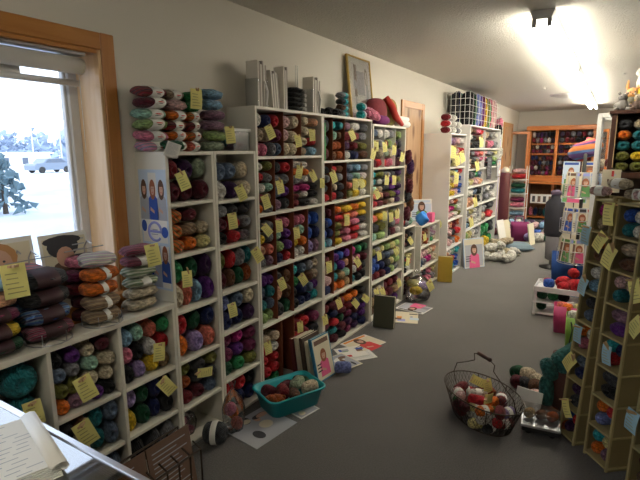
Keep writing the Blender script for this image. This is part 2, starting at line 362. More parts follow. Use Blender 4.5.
def car():
    a = extp(49, 164, 50); t_ = thing('parked_car', 'grey car parked in the snowy lot outside', 'car', (a.x, a.y, ZG), .1)
    cp = mat('car_paint', (.2, .25, .32), .3, coat=.5)  # body colour lightened towards blue-grey to stand for haze
    prof = [(-2.1, .3), (-2.1, .75), (-1.9, .95), (-1.2, 1.0), (-.7, 1.45), (.9, 1.48), (1.7, 1.0), (2.1, .9), (2.15, .3)]
    n = len(prof); vs = [(x_, p[0], p[1]) for x_ in (-.85, .85) for p in prof]
    MB().add(vs, [tuple(range(n))[::-1], tuple(n + i for i in range(n))] + [(i, (i + 1) % n, n + (i + 1) % n, n + i) for i in range(n)], cp).build('body', t_)
    MB().add([(.86, -.95, 1.03), (.86, -.62, 1.38), (.86, .8, 1.4), (.86, 1.4, 1.03)], [(0, 3, 2, 1)], mat('dark_pane', (.12, .15, .2), .2)).build('side_window', t_)
    for x_ in (-.8, .8):
        for y_ in (-1.35, 1.35): MB().lathe([(.32, -.1), (.34, 0), (.32, .1)], M['black'], 14, TM((x_, y_, .33), (0, PI / 2, 0))).build('wheel', t_)
car()
for i, (px, yt) in enumerate(((34, 128), (62, 120))):
    a = extp(px, 158, 60); tp = extp(px, yt, 60)
    t_ = thing('lamp_post', ['slender lamp post beyond the white building', 'slender lamp post beside the grey parked car'][i], 'lamp post', (a.x, a.y, ZG))
    MB().tube([(0, 0, 0), (0, 0, tp.z - ZG)], .09, M['alu']).build('pole', t_)
    MB().bbox(-.2, .9, -.12, .12, tp.z - ZG, tp.z - ZG + .15, M['alu']).build('lamp_head', t_)

# ------------------------------------------------------------------ yarn prototypes (unit size: length 1 along local X, diameter 1)
def yarn_mesh(kind, code, seed=0):
    key = 'ym_%s_%s_%d' % (kind, code, seed)
    if key in MC: return MC[key]
    m = yarn(code); vs = []; fs = []; rr = random.Random(seed + 1)
    nu, nv = (28, 20)
    if kind == 'ball':      # centre-pull ball seen on its dimpled end: barrel with rounded shoulders
        prof = []
        for i in range(nu + 1):
            u = i / nu * PI; x = -math.cos(u); e = .55
            r_ = .5 * abs(math.sin(u)) ** e; xx = .5 * math.copysign(abs(x) ** .75, x)
            if r_ < .2: xx *= 1 - .35 * (1 - r_ / .2)
            prof.append((xx, r_))
        for i, (x, r_) in enumerate(prof):
            for k in range(nv):
                q = 2 * PI * k / nv; ph = 3 * q + 15 * x + seed
                g_ = 1 + .035 * math.sin(7 * q + 22 * x) * math.sin(5 * q - 17 * x) * 1.4
                vs.append((x, r_ * g_ * math.cos(q), r_ * g_ * math.sin(q)))
        n_ = nv
    elif kind == 'skein':   # long torpedo skein with lengthwise strands
        for i in range(nu + 1):
            u = i / nu * PI; x = -.5 * math.cos(u) * (1 if True else 1); r_ = .5 * abs(math.sin(u)) ** .42
            for k in range(nv):
                q = 2 * PI * k / nv; g_ = 1 + .09 * math.sin(4 * q + 9 * x + seed) * (1 if k % 2 else .4)
                vs.append((x, r_ * g_ * math.cos(q), r_ * g_ * math.sin(q)))
        n_ = nv
    if kind in ('ball', 'skein'):
        N = nu + 1
        for i in range(N - 1):
            for k in range(n_): fs.append((i * n_ + k, (i + 1) * n_ + k, (i + 1) * n_ + (k + 1) % n_, i * n_ + (k + 1) % n_))
        fs.append(tuple(range(n_))); fs.append(tuple((N - 1) * n_ + k for k in range(n_))[::-1])
        mb = MB().add(vs, fs, m)
    else:                   # hank: two strands twisted round each other, ends looped
        mb = MB()
        for s_ in (0, PI):
            pts = [(-.42 + .84 * i / 16, .19 * math.cos(s_ + i / 16 * 2.6 * PI), .19 * math.sin(s_ + i / 16 * 2.6 * PI)) for i in range(17)]
            mb.tube(pts, [.15 + .13 * math.sin(PI * i / 16) ** .5 for i in range(17)], m, 10)
        pts = [(-.42 - .06 * math.sin(PI * i / 6), .19 * math.cos(PI * i / 6), .19 * math.sin(PI * i / 6)) for i in range(7)]
        mb.tube(pts, .15, m, 8)
    me = mb.mesh(key, True); MC[key] = me
    return me
def band_mesh(kind, bm_, wd=.34):
    key = 'band_%s_%s_%.2f' % (kind, bm_.name, wd)
    if key in MC: return MC[key]
    r0 = .53
    mb = MB(); mb.lathe([(r0 - .02, -wd / 2), (r0, -wd / 2 + .01), (r0, wd / 2 - .01), (r0 - .02, wd / 2)], bm_, 20, TM(rot=(0, PI / 2, 0)), cap=False)
    if kind == 'logo':      # oval logo with a red script squiggle on the two faces
        for q in (0, PI / 2, PI, -PI / 2):
            T = TM(rot=(q, 0, 0)) @ TM((0, 0, 0))
            for rx, ry, mm, off in ((wd * .46, .26, M['paper'], .006), (wd * .3, .05, M['pred'], .012), (wd * .2, .025, M['pdark'], .012)):
                cy = 0 if rx > wd * .31 or mm is M['pred'] else -.13
                pts = []
                for k in range(16):
                    a_ = 2 * PI * k / 16; yy = cy + ry * math.sin(a_); pts.append((rx * math.cos(a_), (r0 + off) * math.sin(yy / r0), (r0 + off) * math.cos(yy / r0)))
                mb.poly(pts, mm, T)
    me = mb.mesh(key, True); MC[key] = me
    return me
NY = [0]
def put_yarn(kind, code, loc, size, rot, label, group, band=None, wd=.34):
    """size = (length, width, height); local X is the yarn's own axis"""
    nm = {'ball': 'yarn_ball', 'skein': 'yarn_skein', 'hank': 'yarn_hank'}[kind]
    if 'first tall bookcase' in label and kind == 'ball': nm = 'small_yarn_ball'
    if 'third tall bookcase' in label and kind == 'skein': nm = 'small_yarn_skein'
    if 'hutch' in label and kind == 'skein': nm = 'hutch_yarn_skein'  # ordinary yarn skeins, named after the hutch they sit in
    if 'wire basket' in label and kind == 'skein': nm = 'mini_skein'
    NY[0] += 1
    o = link(nm, yarn_mesh(kind, code, NY[0] % 3))
    o.location = loc; o.rotation_euler = rot; o.scale = size
    tag(o, label, 'yarn', group)
    if band is not None:
        b_ = link('paper_band', band_mesh(band[0], band[1], wd), o)
    return o

# ------------------------------------------------------------------ shelving
def bookcase(name, label, y0, y1, zs, xf, xw, m, t=.018, div=(), divm=None, toe=.0):
    """zs: heights of shelf tops from the bottom board to the top board"""
    c = thing(name, label, 'bookcase', ((xf + xw) / 2, (y0 + y1) / 2, 0))
    ox, oy = (xf + xw) / 2, (y0 + y1) / 2; D = (xf - xw) / 2
    def pt(n_, a0, a1, b0, b1, c0, c1, mm=m): MB().bbox(a0 - ox, a1 - ox, b0 - oy, b1 - oy, c0, c1, mm, .002).build(n_, c)
    pt('side_panel', xw + .004, xf, y0, y0 + t, 0, zs[-1]); pt('side_panel', xw + .004, xf, y1 - t, y1, 0, zs[-1])
    pt('back_panel', xw + .001, xw + .004, y0, y1, 0, zs[-1])
    for z in zs: pt('shelf', xw + .004, xf, y0 + t, y1 - t, z - t, z)
    for (dy, za, zb) in div: pt('divider', xw + .004, xf - .012, dy - .003, dy + .003, za, zb - t, divm or M['card'])
    return c
def rows_name(n):
    return {1: ['only'], 2: ['upper', 'lower'], 3: ['upper', 'middle', 'lower']}.get(n, ['top', 'second', 'third', 'fourth', 'fifth', 'sixth', 'seventh'][:n - 1] + ['bottom'])
def fill(y0, y1, z0, z1, xf, rows, place, kind='ball', depth=.14, band=None, fillh=.96, jit=.1, endword='window end', frame=None, wd=.34):
    """stack yarn in a cubby. rows: strings of colour codes, top row first; '..' leaves a gap"""
    n = len(rows); h = (z1 - z0) * fillh / n; rn = rows_name(n)
    for i, row in enumerate(rows):
        cs = row.split(); k = len(cs); wdt = (y1 - y0) / k; z = z0 + (n - 1 - i + .5) * h; q = 0
        cen = []
        for j, c in enumerate(cs):
            if c == '..': continue
            q += 1
            kk = kind
            if c[-1] == '*': c = c[:-1]; kk = 'hank' if kind != 'hank' else 'skein'
            dpt = depth * R_.uniform(.86, 1); x = xf - dpt / 2 - R_.uniform(.006, .03)
            y = y0 + (j + .5) * wdt
            s1 = min(1.0, 1) * wdt * (.99 - jit * .35 * R_.random()); s2 = h * (.995 - jit * .3 * R_.random())
            zz = z - (h - s2) / 2
            lab = '%s yarn %s, %s row %s from %s, %s' % (cname(c), {'ball': 'ball', 'skein': 'skein', 'hank': 'hank'}[kk], rn[i], ORD[q - 1], endword, place)
            if len(cs) == 1: lab = '%s yarn %s in the %s row, %s' % (cname(c), kk, rn[i], place)
            if kk == 'hank': rot = (0, R_.uniform(-.2, .2), R_.uniform(-.3, .3)); ss = (dpt, s1, s2)
            elif kk == 'skein' and frame == 'side': rot = (0, 0, PI / 2); ss = (s1, dpt, s2)
            else: rot = (0, R_.uniform(-.15, .15), R_.uniform(-.35, .35) * (1 if n > 3 else .5)); ss = (dpt, s1, s2)
            put_yarn(kk, c, (x, y, zz), ss, rot, lab, 'yarn on the %s' % place.replace(',', ' of'), band if R_.random() < .8 else None, wd)

T_ = .018
# low unit under the window
LY = [-.02, .295, .61, .92, 1.235, 1.552]
LX = XF
low = thing('low_bookcase', 'low cream cubby bookcase running under the window', 'bookcase', (XW + .1, .76, 0))
def lp_(n_, a0, a1, b0, b1, c0, c1, mm=M['shelf']): MB().bbox(a0 - (XW + .1), a1 - (XW + .1), b0 - .76, b1 - .76, c0, c1, mm, .002).build(n_, low)
for y in LY[:-1]: lp_('side_panel', XW + .004, LX, y - .009, y + .009, 0, .80)
lp_('side_panel', XW + .004, LX, LY[-1] - .018, LY[-1] - .001, 0, .80)
lp_('back_panel', XW + .001, XW + .004, LY[0], LY[-1] - .001, 0, .80)
lp_('top_board', XW + .004, LX + .004, LY[0] - .02, LY[-1] - .001, .80, .825)
for a, b_ in zip(LY[:-1], LY[1:]):
    for z in (.03, .255, .50): lp_('shelf', XW + .004, LX, a + .009, b_ - .018, z - T_, z)
def lowfill(i, z0, z1, rows, place, **k): fill(LY[i] + .012, LY[i + 1] - .02, z0, z1, LX, rows, place, **k)
lowfill(1, .50, .785, ['ch mn', 'te bk'], 'upper low cubby by counter')
lowfill(2, .50, .785, ['mn te', 'dr te'], 'upper low cubby under plum stack')
lowfill(3, .50, .785, ['bk pu cr mn', 'sl gy mi cr', 'ol ol cr cr', 'or mv pu bk'], 'upper low cubby, second from poster', jit=.2)
lowfill(4, .50, .785, ['lb mi co gr', 'pk bk wh rd', 'bk li ye ta'], 'upper low cubby beside poster', jit=.2)
lowfill(2, .255, .482, ['ol te sl', 'bk br ch'], 'middle low cubby by counter')
lowfill(3, .255, .482, ['bk br te sl', 'dg cr te sl'], 'middle low cubby, second from poster')
lowfill(4, .255, .482, ['li dg nv bk', 'ye dg nv bk'], 'middle low cubby beside poster')
lowfill(3, .03, .237, ['ch bk sl'], 'bottom low cubby, second from poster')
lowfill(4, .03, .237, ['bk ch gy'], 'bottom low cubby beside poster')

# T1 poster tower, T2 narrow tower
z1s = [.02, .235, .50, .77, 1.06, 1.32, 1.57]
bookcase('narrow_bookcase', 'narrow cream bookcase with the knitting poster on its side', 1.552, 1.873, z1s, XF, XW, M['shelf'])
bookcase('narrow_bookcase', 'narrow cream bookcase between poster bookcase and first tall one', 1.875, 2.222, [.02, .255, .545, .785, 1.045, 1.305, 1.572], XF, XW, M['shelf'])
def t1(i, rows, **k): fill(1.572, 1.853, z1s[i], z1s[i + 1] - T_, XF, rows, ['bottom', 'fifth', 'fourth', 'third', 'second', 'top'][i] + ' shelf of poster bookcase', **k)
t1(5, ['dr dp sa', 'mn mn mn'], jit=.3)
t1(4, ['vo mn ..', 'vo vt cr', 'vo or py'], jit=.3)
t1(3, ['gr dg dp', 'cr co lb pu'])
t1(2, ['rd dg nv', 'or li co'])
t1(1, ['ol ch ol', 'or2 ch ch', 'dr mn sl'], jit=.3)
z2s = [.02, .255, .545, .785, 1.045, 1.305, 1.572]
def t2(i, rows, **k): fill(1.895, 2.202, z2s[i], z2s[i + 1] - T_, XF, rows, ['bottom', 'fifth', 'fourth', 'third', 'second', 'top'][i] + ' shelf of second narrow bookcase', **k)
t2(5, ['sl sl cr', 'wh dp cr'], fillh=.85, jit=.3)
t2(4, ['gy ch ch*', 'mn rd gy', 'bk rd gy*'])
t2(3, ['ol rd gy te', 'mn br dg or2'])
t2(2, ['pw sl cr', 'nv nv dp'])
t2(1, ['wi mg wi', 'wi pu wi', 'dg gr ol'])
t2(0, ['rd rd bk', 'te nv nv'])

# tall bookcases
TZ = {3: [.02, .47, .84, 1.19, 1.54, 1.832], 4: [.02, .45, .83, 1.19, 1.50, 1.832], 5: [.02, .36, .74, 1.06, 1.42, 1.80]}
TY = {3: (2.226, 2.985), 4: (2.987, 3.80), 5: (3.82, 4.575)}
TN = {3: 'first', 4: 'second', 5: 'third'}
SH = ['bottom', 'fourth', 'third', 'second', 'top']
def divs(k, spec):
    y0, y1 = TY[k]; out = []
    for i, fr in spec:
        for q in fr: out.append((y0 + T_ + q * (y1 - y0 - 2 * T_), TZ[k][i], TZ[k][i + 1]))
    return out
D3 = {4: (.38, .66), 3: (.24, .52), 2: (.24, .52, .76), 1: (.24, .5), 0: (.3, .5)}
D4 = {4: (.18, .42), 3: (.16, .46), 2: (.22,), 1: (.2, .6), 0: ()}
D5 = {4: (.35, .7), 3: (), 2: (.5,), 1: (), 0: (.4,)}
bookcase('tall_bookcase', 'tall cream bookcase with grey magazine files on top', *TY[3], TZ[3], XF, XW, M['shelf'], div=divs(3, D3.items()))
bookcase('tall_bookcase', 'tall cream bookcase with the framed drawing on top', *TY[4], TZ[4], XF, XW, M['shelf'], div=divs(4, D4.items()))
bookcase('tall_bookcase', 'tall cream bookcase nearest the pine door casing', *TY[5], TZ[5], XF, XW, M['shelf'], div=divs(5, D5.items()), divm=M['shelf2'])
DD = {3: D3, 4: D4, 5: D5}
BW = ('plain', M['paper'])
def tall(k, i, cols, kind, **kw):
    kw.setdefault('depth', {3: .115, 4: .105, 5: .10}[k])
    """cols: per divided compartment a list of rows"""
    y0, y1 = TY[k]; y0 += T_ + .002; y1 -= T_ + .002; W = y1 - y0
    cuts = [0] + list(DD[k][i]) + [1]; z0 = TZ[k][i]; z1 = TZ[k][i + 1] - T_
    for j, rows in enumerate(cols):
        if not rows: continue
        a, b2 = y0 + cuts[j] * W + .004, y0 + cuts[j + 1] * W - .004
        nm = SH[i] + ' shelf' + ('' if len(cuts) == 2 else ' ' + ['first', 'second', 'third', 'fourth'][j] + ' bay') + ', %s tall bookcase' % TN[k]
        fill(a, b2, z0, z1, XF, rows, nm, kind, endword='window', **kw)
# first tall bookcase (balls)
tall(3, 4, [['wh nv rd', 'be be wi', 'pk pk gy sl'], ['lp cr', 'lp cr', 'cr cr'], ['cr pe', 'cr be', 'cr rd', 'be lb']], 'ball', jit=.4)
tall(3, 3, [['wh ol', 'rd gy', 'wh mi', 'dr be', 'or gy'], ['ch rd', 'gy gy', 'sl pu', 'mv ch'], ['wh wh ..', 'or or ..', 'gy wh ..', 'mg mg bk', 'mn wh bk', 'dr bk wh']], 'ball', jit=.3)
tall(3, 2, [['.. gy', 'ye gy', 'pe co', 'gy mv'], ['pk pk', 'mi pu', 'lg pu', 'nv rd'], ['pk pk', 'li mi', 'ye or', 'wh wh'], ['bl bl', 'bl nv', 'li mv']], 'ball', jit=.35, fillh=.9)
tall(3, 1, [['pu pu', 'sl te', 'te sl', 'lg lg'], ['ch br', 'pe br', 'ch dg'], ['tq sl gy be', 'gr nv br be', 'ch nv sl pu', 'bk nv nv tq']], 'ball', jit=.35, fillh=.92)
tall(3, 0, [['be be', 'rd wh', 'rd rd', 'rd rd', 'dg gr'], [], ['dr rd wi', 'rd dr ch', 'ch bk dg', '.. .. ..']], 'ball', jit=.35, fillh=.85)
# second tall bookcase (skeins standing end-on)
tall(4, 4, [['ch', 'ch', 'mn'], ['tq te', 'mi br', 'or2 or2', 'br or2'], ['mv wh ch', 'dr dr gy', 'dp dr ol', 'wh nv br']], 'skein', jit=.4, band=None)
tall(4, 3, [['bk', 'gy', 'ch', 'rd'], ['rd br', 'ch gy', 'be ch', 'rd bk'], ['sl lb gy', 'sl mi vl', 'co py ye', 'ol ye wh']], 'skein', jit=.4)
tall(4, 2, [['bk mn', 'nv bl', 'bl nv', 'tq lb'], ['or ye or ye', 'rd or co ye', 'ol co pk ch', 'ol pk rd wh', 'ye pk rd wh']], 'skein', jit=.4, fillh=.9)
tall(4, 1, [['mn', 'be', 'lp', 'nv'], ['pu bl pu', 'te pu pe', 'te ta mi', 'or or ta'], ['mg gr dg', 'lp pk mn', 'wh dr ch', 'te bk bk']], 'skein', jit=.4, fillh=.9)
tall(4, 0, [['dr mn dr or or bk', 'bk nv mn dr nv ch', 'mn rd dg wi mn pu', 'bk te mn dp nv pu', 'nv mn bk wi dp nv']], 'skein', jit=.4, fillh=.85)
# third tall bookcase
tall(5, 4, [['sl wh', 'ch gy', 'ol be', 'mn rd'], ['wh gy', 'dr lg', 'sa cr', 'rd pk'], ['ol lg', 'dp ch', 'dp dp', 'mn mn']], 'skein', jit=.4)
tall(5, 3, [['tq ol gy ch dp', 'te wh gy pu ol', 'mi be ch pu dp', 'co pe mn ol pu', 'rd mn br be dp']], 'skein', jit=.4)
tall(5, 2, [['co ye', 'ch ol', 'mi lg'], ['ch ol wh', 'bk gy pk', 'bk mn wh']], 'skein', jit=.4, fillh=.85)
tall(5, 1, [['ol gy py lg py lg', 'bl nv ch sl gy py', 'bl bl nv ch py lg', 'mn dr mn nv lg gy']], 'skein', jit=.4, fillh=.9)
tall(5, 0, [['gy cr', 'ta be', 'br ta'], ['mn dr mn', 'dr mn ta', 'ta dp pu']], 'skein', jit=.4, fillh=.9)

# low cases in front of the door, then the white units
U6 = bookcase('low_bookcase', 'low narrow cream bookcase beside the third tall bookcase', 4.60, 4.93, [.02, .27, .53, .78], XF, XW + .001, M['shelf'])
for i, rows in enumerate([['bk br', 'mn dr'], ['ch py', 'dg rd', 'bk wh'], ['br bk', 'mn bk']]):
    z = [.02, .27, .53, .78]
    fill(4.622, 4.91, z[i], z[i + 1] - T_, XF, rows, ['bottom', 'middle', 'top'][i] + ' shelf of low narrow bookcase', 'hank', fillh=.85)
U7 = bookcase('low_bookcase', 'low white bookcase in front of the wooden door', 5.0, 5.66, [.02, .25, .50, .74], -1.78, XW + .02, M['shelf'], div=[(5.33, .5, .74)], divm=M['shelf'])
for i, rows in enumerate([['gy ch pk py', 'lb ch pk gy'], ['lp lp cr pe', 'sl gy mg cr'], ['or2 br pu mv', 'ta or2 dg gy']]):
    z = [.02, .25, .50, .74]
    fill(5.022, 5.315 if i == 2 else 5.64, z[i], z[i + 1] - T_, -1.78, [' '.join(r_.split()[:2]) for r_ in rows] if i == 2 else rows, ['bottom', 'middle', 'top'][i] + ' shelf of low white bookcase', 'hank', fillh=.9)
fill(5.34, 5.64, .50, .722, -1.78, ['mv wh', 'gy mv', 'gr be'], 'second top bay of low white bookcase', 'hank', fillh=.9)
X8, X9 = -1.70, -1.665
U8 = bookcase('white_bookcase', 'tall white bookcase just past the pine door casing', 5.70, 6.38, [.02, .36, .72, 1.0, 1.37, 1.775], X8, XW + .001, M['shelf2'])
z8 = [.02, .36, .72, 1.0, 1.37, 1.775]
for i, rows in enumerate([['lp pk tq bl', 'wh wh co bl', 'pe wh mi tq'][::-1], ['lp pe dr or2', 'gy lp ch rd', 'lp lp gy or'], ['py lp or2 wh', 'pk mg lg wh', 'lp lp wh ol'], ['py py lb rd', 'py cr li bl', 'py ye pe bl', 'ye ye lp bl'], ['li mv lp wh', 'mv py lp rd', 'ch py lp wh']]):
    fill(5.722, 6.36, z8[i], z8[i + 1] - T_, X8, rows, SH[i] + ' shelf, first white bookcase', 'hank', depth=.17, fillh=.97, jit=.05)
Y9a, Y9m, Y9b = 6.42, 7.32, 8.30
z9 = [.02, .50, .80, 1.08, 1.32, 1.60, 1.90]
U9 = bookcase('white_bookcase', 'widest tall white bookcase, under the wire grid basket', Y9a, Y9b, z9, X9, XW + .001, M['shelf2'], div=[(Y9m, .02, 1.90)], divm=M['shelf2'])
N6 = ['bottom', 'fifth', 'fourth', 'third', 'second', 'top']
R9 = [['lg py wh gy', 'py gy wh wh', 'ch py gy wh'], ['gy py wh gy', 'lb wh wh gy', 'lb bk wh wh'], ['wh wh sl bk', 'pe pe lp bk'], ['ch gy gr sl', 'wh py lp pe'], ['br gy pk co', 'be ch gy pk', 'wh br ch wh'], ['be br pk rd', 'wh ch br gy', 'br bk ch sl']]
for i, rows in enumerate(R9):
    fill(Y9a + .022, Y9m - .008, z9[i], z9[i + 1] - T_, X9, rows, N6[i] + ' shelf, near half, widest bookcase', 'hank', depth=.17, fillh=.96, jit=.05)
R9b = [['gr gr ch', 'mi ye gr'], ['gy ch', 'be rd'], ['gy wh gy', 'ch gy wh'], [], ['lp gy py', 'pk gy lg', 'ch pk gr'], ['be gy wh', 'br pk gy']]
for i, rows in enumerate(R9b):
    if rows: fill(Y9m + .008, Y9b - .022, z9[i], z9[i + 1] - T_, X9, rows, N6[i] + ' shelf, far half, widest bookcase', 'hank', depth=.17, fillh=.95, jit=.05)

# ------------------------------------------------------------------ tops: stacked skeins
def stack(px, zb, xc, codes, sizes, place, ang=0, py=None, kind='skein', wrap=('logo', M['paper']), wd=.42):
    """a column of skeins lying on their side, bottom first; px = column centre in the photo"""
    z = zb; n = len(codes)
    L_, H_ = sizes
    for i, c in enumerate(codes):
        y = on(px[i] if isinstance(px, list) else px, py if py else 150, 0, xc).y
        h = H_[i] if isinstance(H_, list) else H_
        nm = ['bottom', 'second up', 'third up', 'fourth up', 'fifth up', 'sixth up', 'seventh up', 'eighth up'][i] if i < n - 1 else 'topmost'
        put_yarn(kind, c, (xc + R_.uniform(-.01, .01), y, z + h / 2), (L_, .115, h), (R_.uniform(-.2, .2), 0, PI / 2 + ang + R_.uniform(-.08, .08)), '%s yarn skein, %s in the %s' % (cname(c), nm, place), 'skeins in the %s' % place, wrap, wd)
        z += h * .985
def stackw(ybase, x, zb, codes, L_, h, place, ang=0, wrap=('logo', M['paper']), wd=.42, kind='skein', dia=.115):
    n = len(codes)
    for i, c in enumerate(codes):
        nm = ['bottom', 'second up', 'third up', 'fourth up', 'fifth up', 'sixth up', 'seventh up'][i] if i < n - 1 else 'topmost'
        wr = wrap; c2 = c
        if c.endswith('-'): c2 = c[:-1]; wr = None
        put_yarn(kind, c2, (x + R_.uniform(-.008, .008), ybase + R_.uniform(-.008, .008), zb + h * (i + .5) * .985), (L_, dia, h), (R_.uniform(-.1, .1), 0, PI / 2 + ang + R_.uniform(-.06, .06)), '%s yarn skein, %s in %s' % (cname(c2), nm, place), 'skeins in %s' % place, wr, wd)
zt = 1.57
stackw(1.585, -1.95, zt, ['vp', 'pk', 'lg', 'mi', 'mn', 'vk'], .15, .052, 'stack over the poster', wd=.45, dia=.14)
stackw(1.722, -1.95, zt, ['vo', 'or', 'vk', 'or', 'lp-', 'be'], .118, .052, 'middle stack on poster bookcase', wd=.42, dia=.13)
stackw(1.838, -1.95, zt, ['co', 'vo', 'vk', 'vo', 'gr-', 'gr-'], .085, .052, 'stack behind the clipped yellow tag', wd=.42)
stackw(1.975, -1.92, 1.572, ['sa-', 'lg-', 'mv-', 'mv-', 'lb-', 'lb-'], .13, .056, 'plain stack on second narrow bookcase')
put_yarn('hank', 'dg', (-1.85, 1.63, zt + .03), (.13, .055, .055), (0, 0, PI / 2 + .1), 'dark green yarn hank on poster bookcase front edge', None)
# clear tub of notions
tb = thing('plastic_tub', 'clear plastic tub of odds and ends on second narrow bookcase', 'tub', (-1.93, 2.135, 1.572))
t_ = MB(); 
for a in ((-.08, -.078, -.065, .065), (.078, .08, -.065, .065)): t_.box(a[0], a[1], a[2], a[3], 0, .12, M['clear'])
for a in ((-.08, .08, -.067, -.065), (-.08, .08, .065, .067)): t_.box(a[0], a[1], a[2], a[3], 0, .12, M['clear'])
t_.box(-.08, .08, -.067, .067, 0, .003, M['clear']); t_.build('tub_body', tb)
t_ = MB(); t_.bbox(.08, .09, -.072, .072, .108, .125, M['vinyl']); t_.bbox(-.09, -.08, -.072, .072, .108, .125, M['vinyl']); t_.bbox(-.09, .09, -.076, -.067, .108, .125, M['vinyl']); t_.bbox(-.09, .09, .067, .076, .108, .125, M['vinyl']); t_.build('tub_rim', tb)
for i, c in enumerate(['tq', 'mv', 'gr', 'wi']): put_yarn('ball', c, (-1.95 + .04 * (i % 2), 2.095 + .024 * i, 1.60 + (.0 if i % 2 else .02)), (.07, .045, .045), (0, 0, i), 'small %s yarn ball inside the clear plastic tub' % cname(c), 'yarn inside the clear tub')

# low unit top: wire stands with stacks
zl = .825
def rack(y, x, h, r, label):
    o = thing('wire_stand', label, 'wire stand', (x, y, zl)); mb = MB()
    mb.tube([(r * math.cos(2 * PI * k / 16), r * math.sin(2 * PI * k / 16), .004) for k in range(16)], .0025, M['steel'], closed=True)
    for k in range(6):
        q = 2 * PI * k / 6 + .3; mb.tube([(0, 0, .004), (r * math.cos(q), r * math.sin(q), .004)], .002, M['steel'])
        mb.tube([(r * math.cos(q), r * math.sin(q), .004), (r * 1.02 * math.cos(q), r * 1.02 * math.sin(q), .05)], .002, M['steel'])
    mb.build('base', o)
    q = .3; MB().tube([(-r, 0, .004), (-r, 0, h), (-r * .7, 0, h + .03), (-r * .3, 0, h + .02)], .003, M['steel']).build('upright', o)
    MB().tube([(-r, -.09, h - .01), (-r, .09, h - .01)], .0025, M['steel']).build('crossbar', o)
    return o
BD = ('logo2', mat('band_dark', (.045, .015, .02), .6, noise=.2))
def yat(px, py, x): return on(px, py, 0, x).y
CN = [ (6, 357, ['dg', 'ye', 'wi', 'pe-', 'lb-'], .18, .060, 'the stack nearest the counter', BD, .5, .14),
       (33, 336, ['nv-', 'te-', 'lb-', 'gy-', 'vp-', 'vp-'], .14, .050, 'the pale blue and navy stack', None, .4, .12),
       (62, 339, ['vm', 'vb', 'ch', 'ch'], .175, .072, 'the charcoal wire stand stack', BD, .5, .14),
       (84, 318, ['mn-', 'mn-', 'dr-', 'wi', 'pk'], .14, .060, 'the pink topped stack', BD, .5, .12),
       (113, 321, ['vt', 'vt', 'or', 'or', 'vl-'], .15, .062, 'the orange and brown stack', BW, .16, .13),
       (151, 308, ['cr-', 'cr-', 'vg', 'vg-', 'vm', 'vm-'], .155, .052, 'the stack beside the poster', ('plain', M['paper']), .3, .12)]
SP = {}
for px, py, codes, L_, h, pl, wrp, wd, dia in CN:
    p = on(px, py, 2, .835); x = min(-1.885, max(-1.965, p.x)); yy = p.y + (x - p.x) * .3; SP[px] = (x, yy)
    stackw(yy, x, zl + .01, codes, L_, h, pl, wrap=wrp, wd=wd, dia=dia)
rack(SP[62][1], SP[62][0], .33, .085, 'wire stand holding the charcoal skeins')
rack(SP[113][1], SP[113][0], .335, .085, 'wire stand holding the orange and brown skeins')
rack(SP[33][1], SP[33][0], .33, .06, 'wire stand holding the pale blue and navy skeins')

# ------------------------------------------------------------------ prints (posters, magazines)
def woman(mb, cx, cy, s, hair, top, T, z):
    mb.poly([(cx - .30 * s, cy - .55 * s, z), (cx + .30 * s, cy - .55 * s, z), (cx + .27 * s, cy + .02 * s, z), (cx + .1 * s, cy + .14 * s, z), (cx - .1 * s, cy + .14 * s, z), (cx - .27 * s, cy + .02 * s, z)], top, T)
    mb.ell(cx, cy + .26 * s, .19 * s, .27 * s, z + .0003, hair, T)
    mb.ell(cx + .01 * s, cy + .27 * s, .11 * s, .16 * s, z + .0006, M['skin'], T)
    mb.poly([(cx - .12 * s, cy + .34 * s, z + .0008), (cx + .12 * s, cy + .34 * s, z + .0008), (cx + .1 * s, cy + .46 * s, z + .0008), (cx - .1 * s, cy + .46 * s, z + .0008)], hair, T)
    for e in (-.04, .045): mb.ell(cx + e * s + .01 * s, cy + .29 * s, .014 * s, .012 * s, z + .001, M['pdark'], T, 6)
    mb.ell(cx + .01 * s, cy + .19 * s, .035 * s, .012 * s, z + .001, M['pred'], T, 8)
    mb.poly([(cx - .2 * s, cy - .3 * s, z + .0006), (cx + .05 * s, cy - .38 * s, z + .0006), (cx + .05 * s, cy - .3 * s, z + .0006), (cx - .18 * s, cy - .2 * s, z + .0006)], M['skin'], T)
PAL = ['pblue', 'pred', 'ppink', 'pgreen', 'porange', 'pbrown', 'pgrey', 'plb', 'pcream', 'pdark', 'letter']
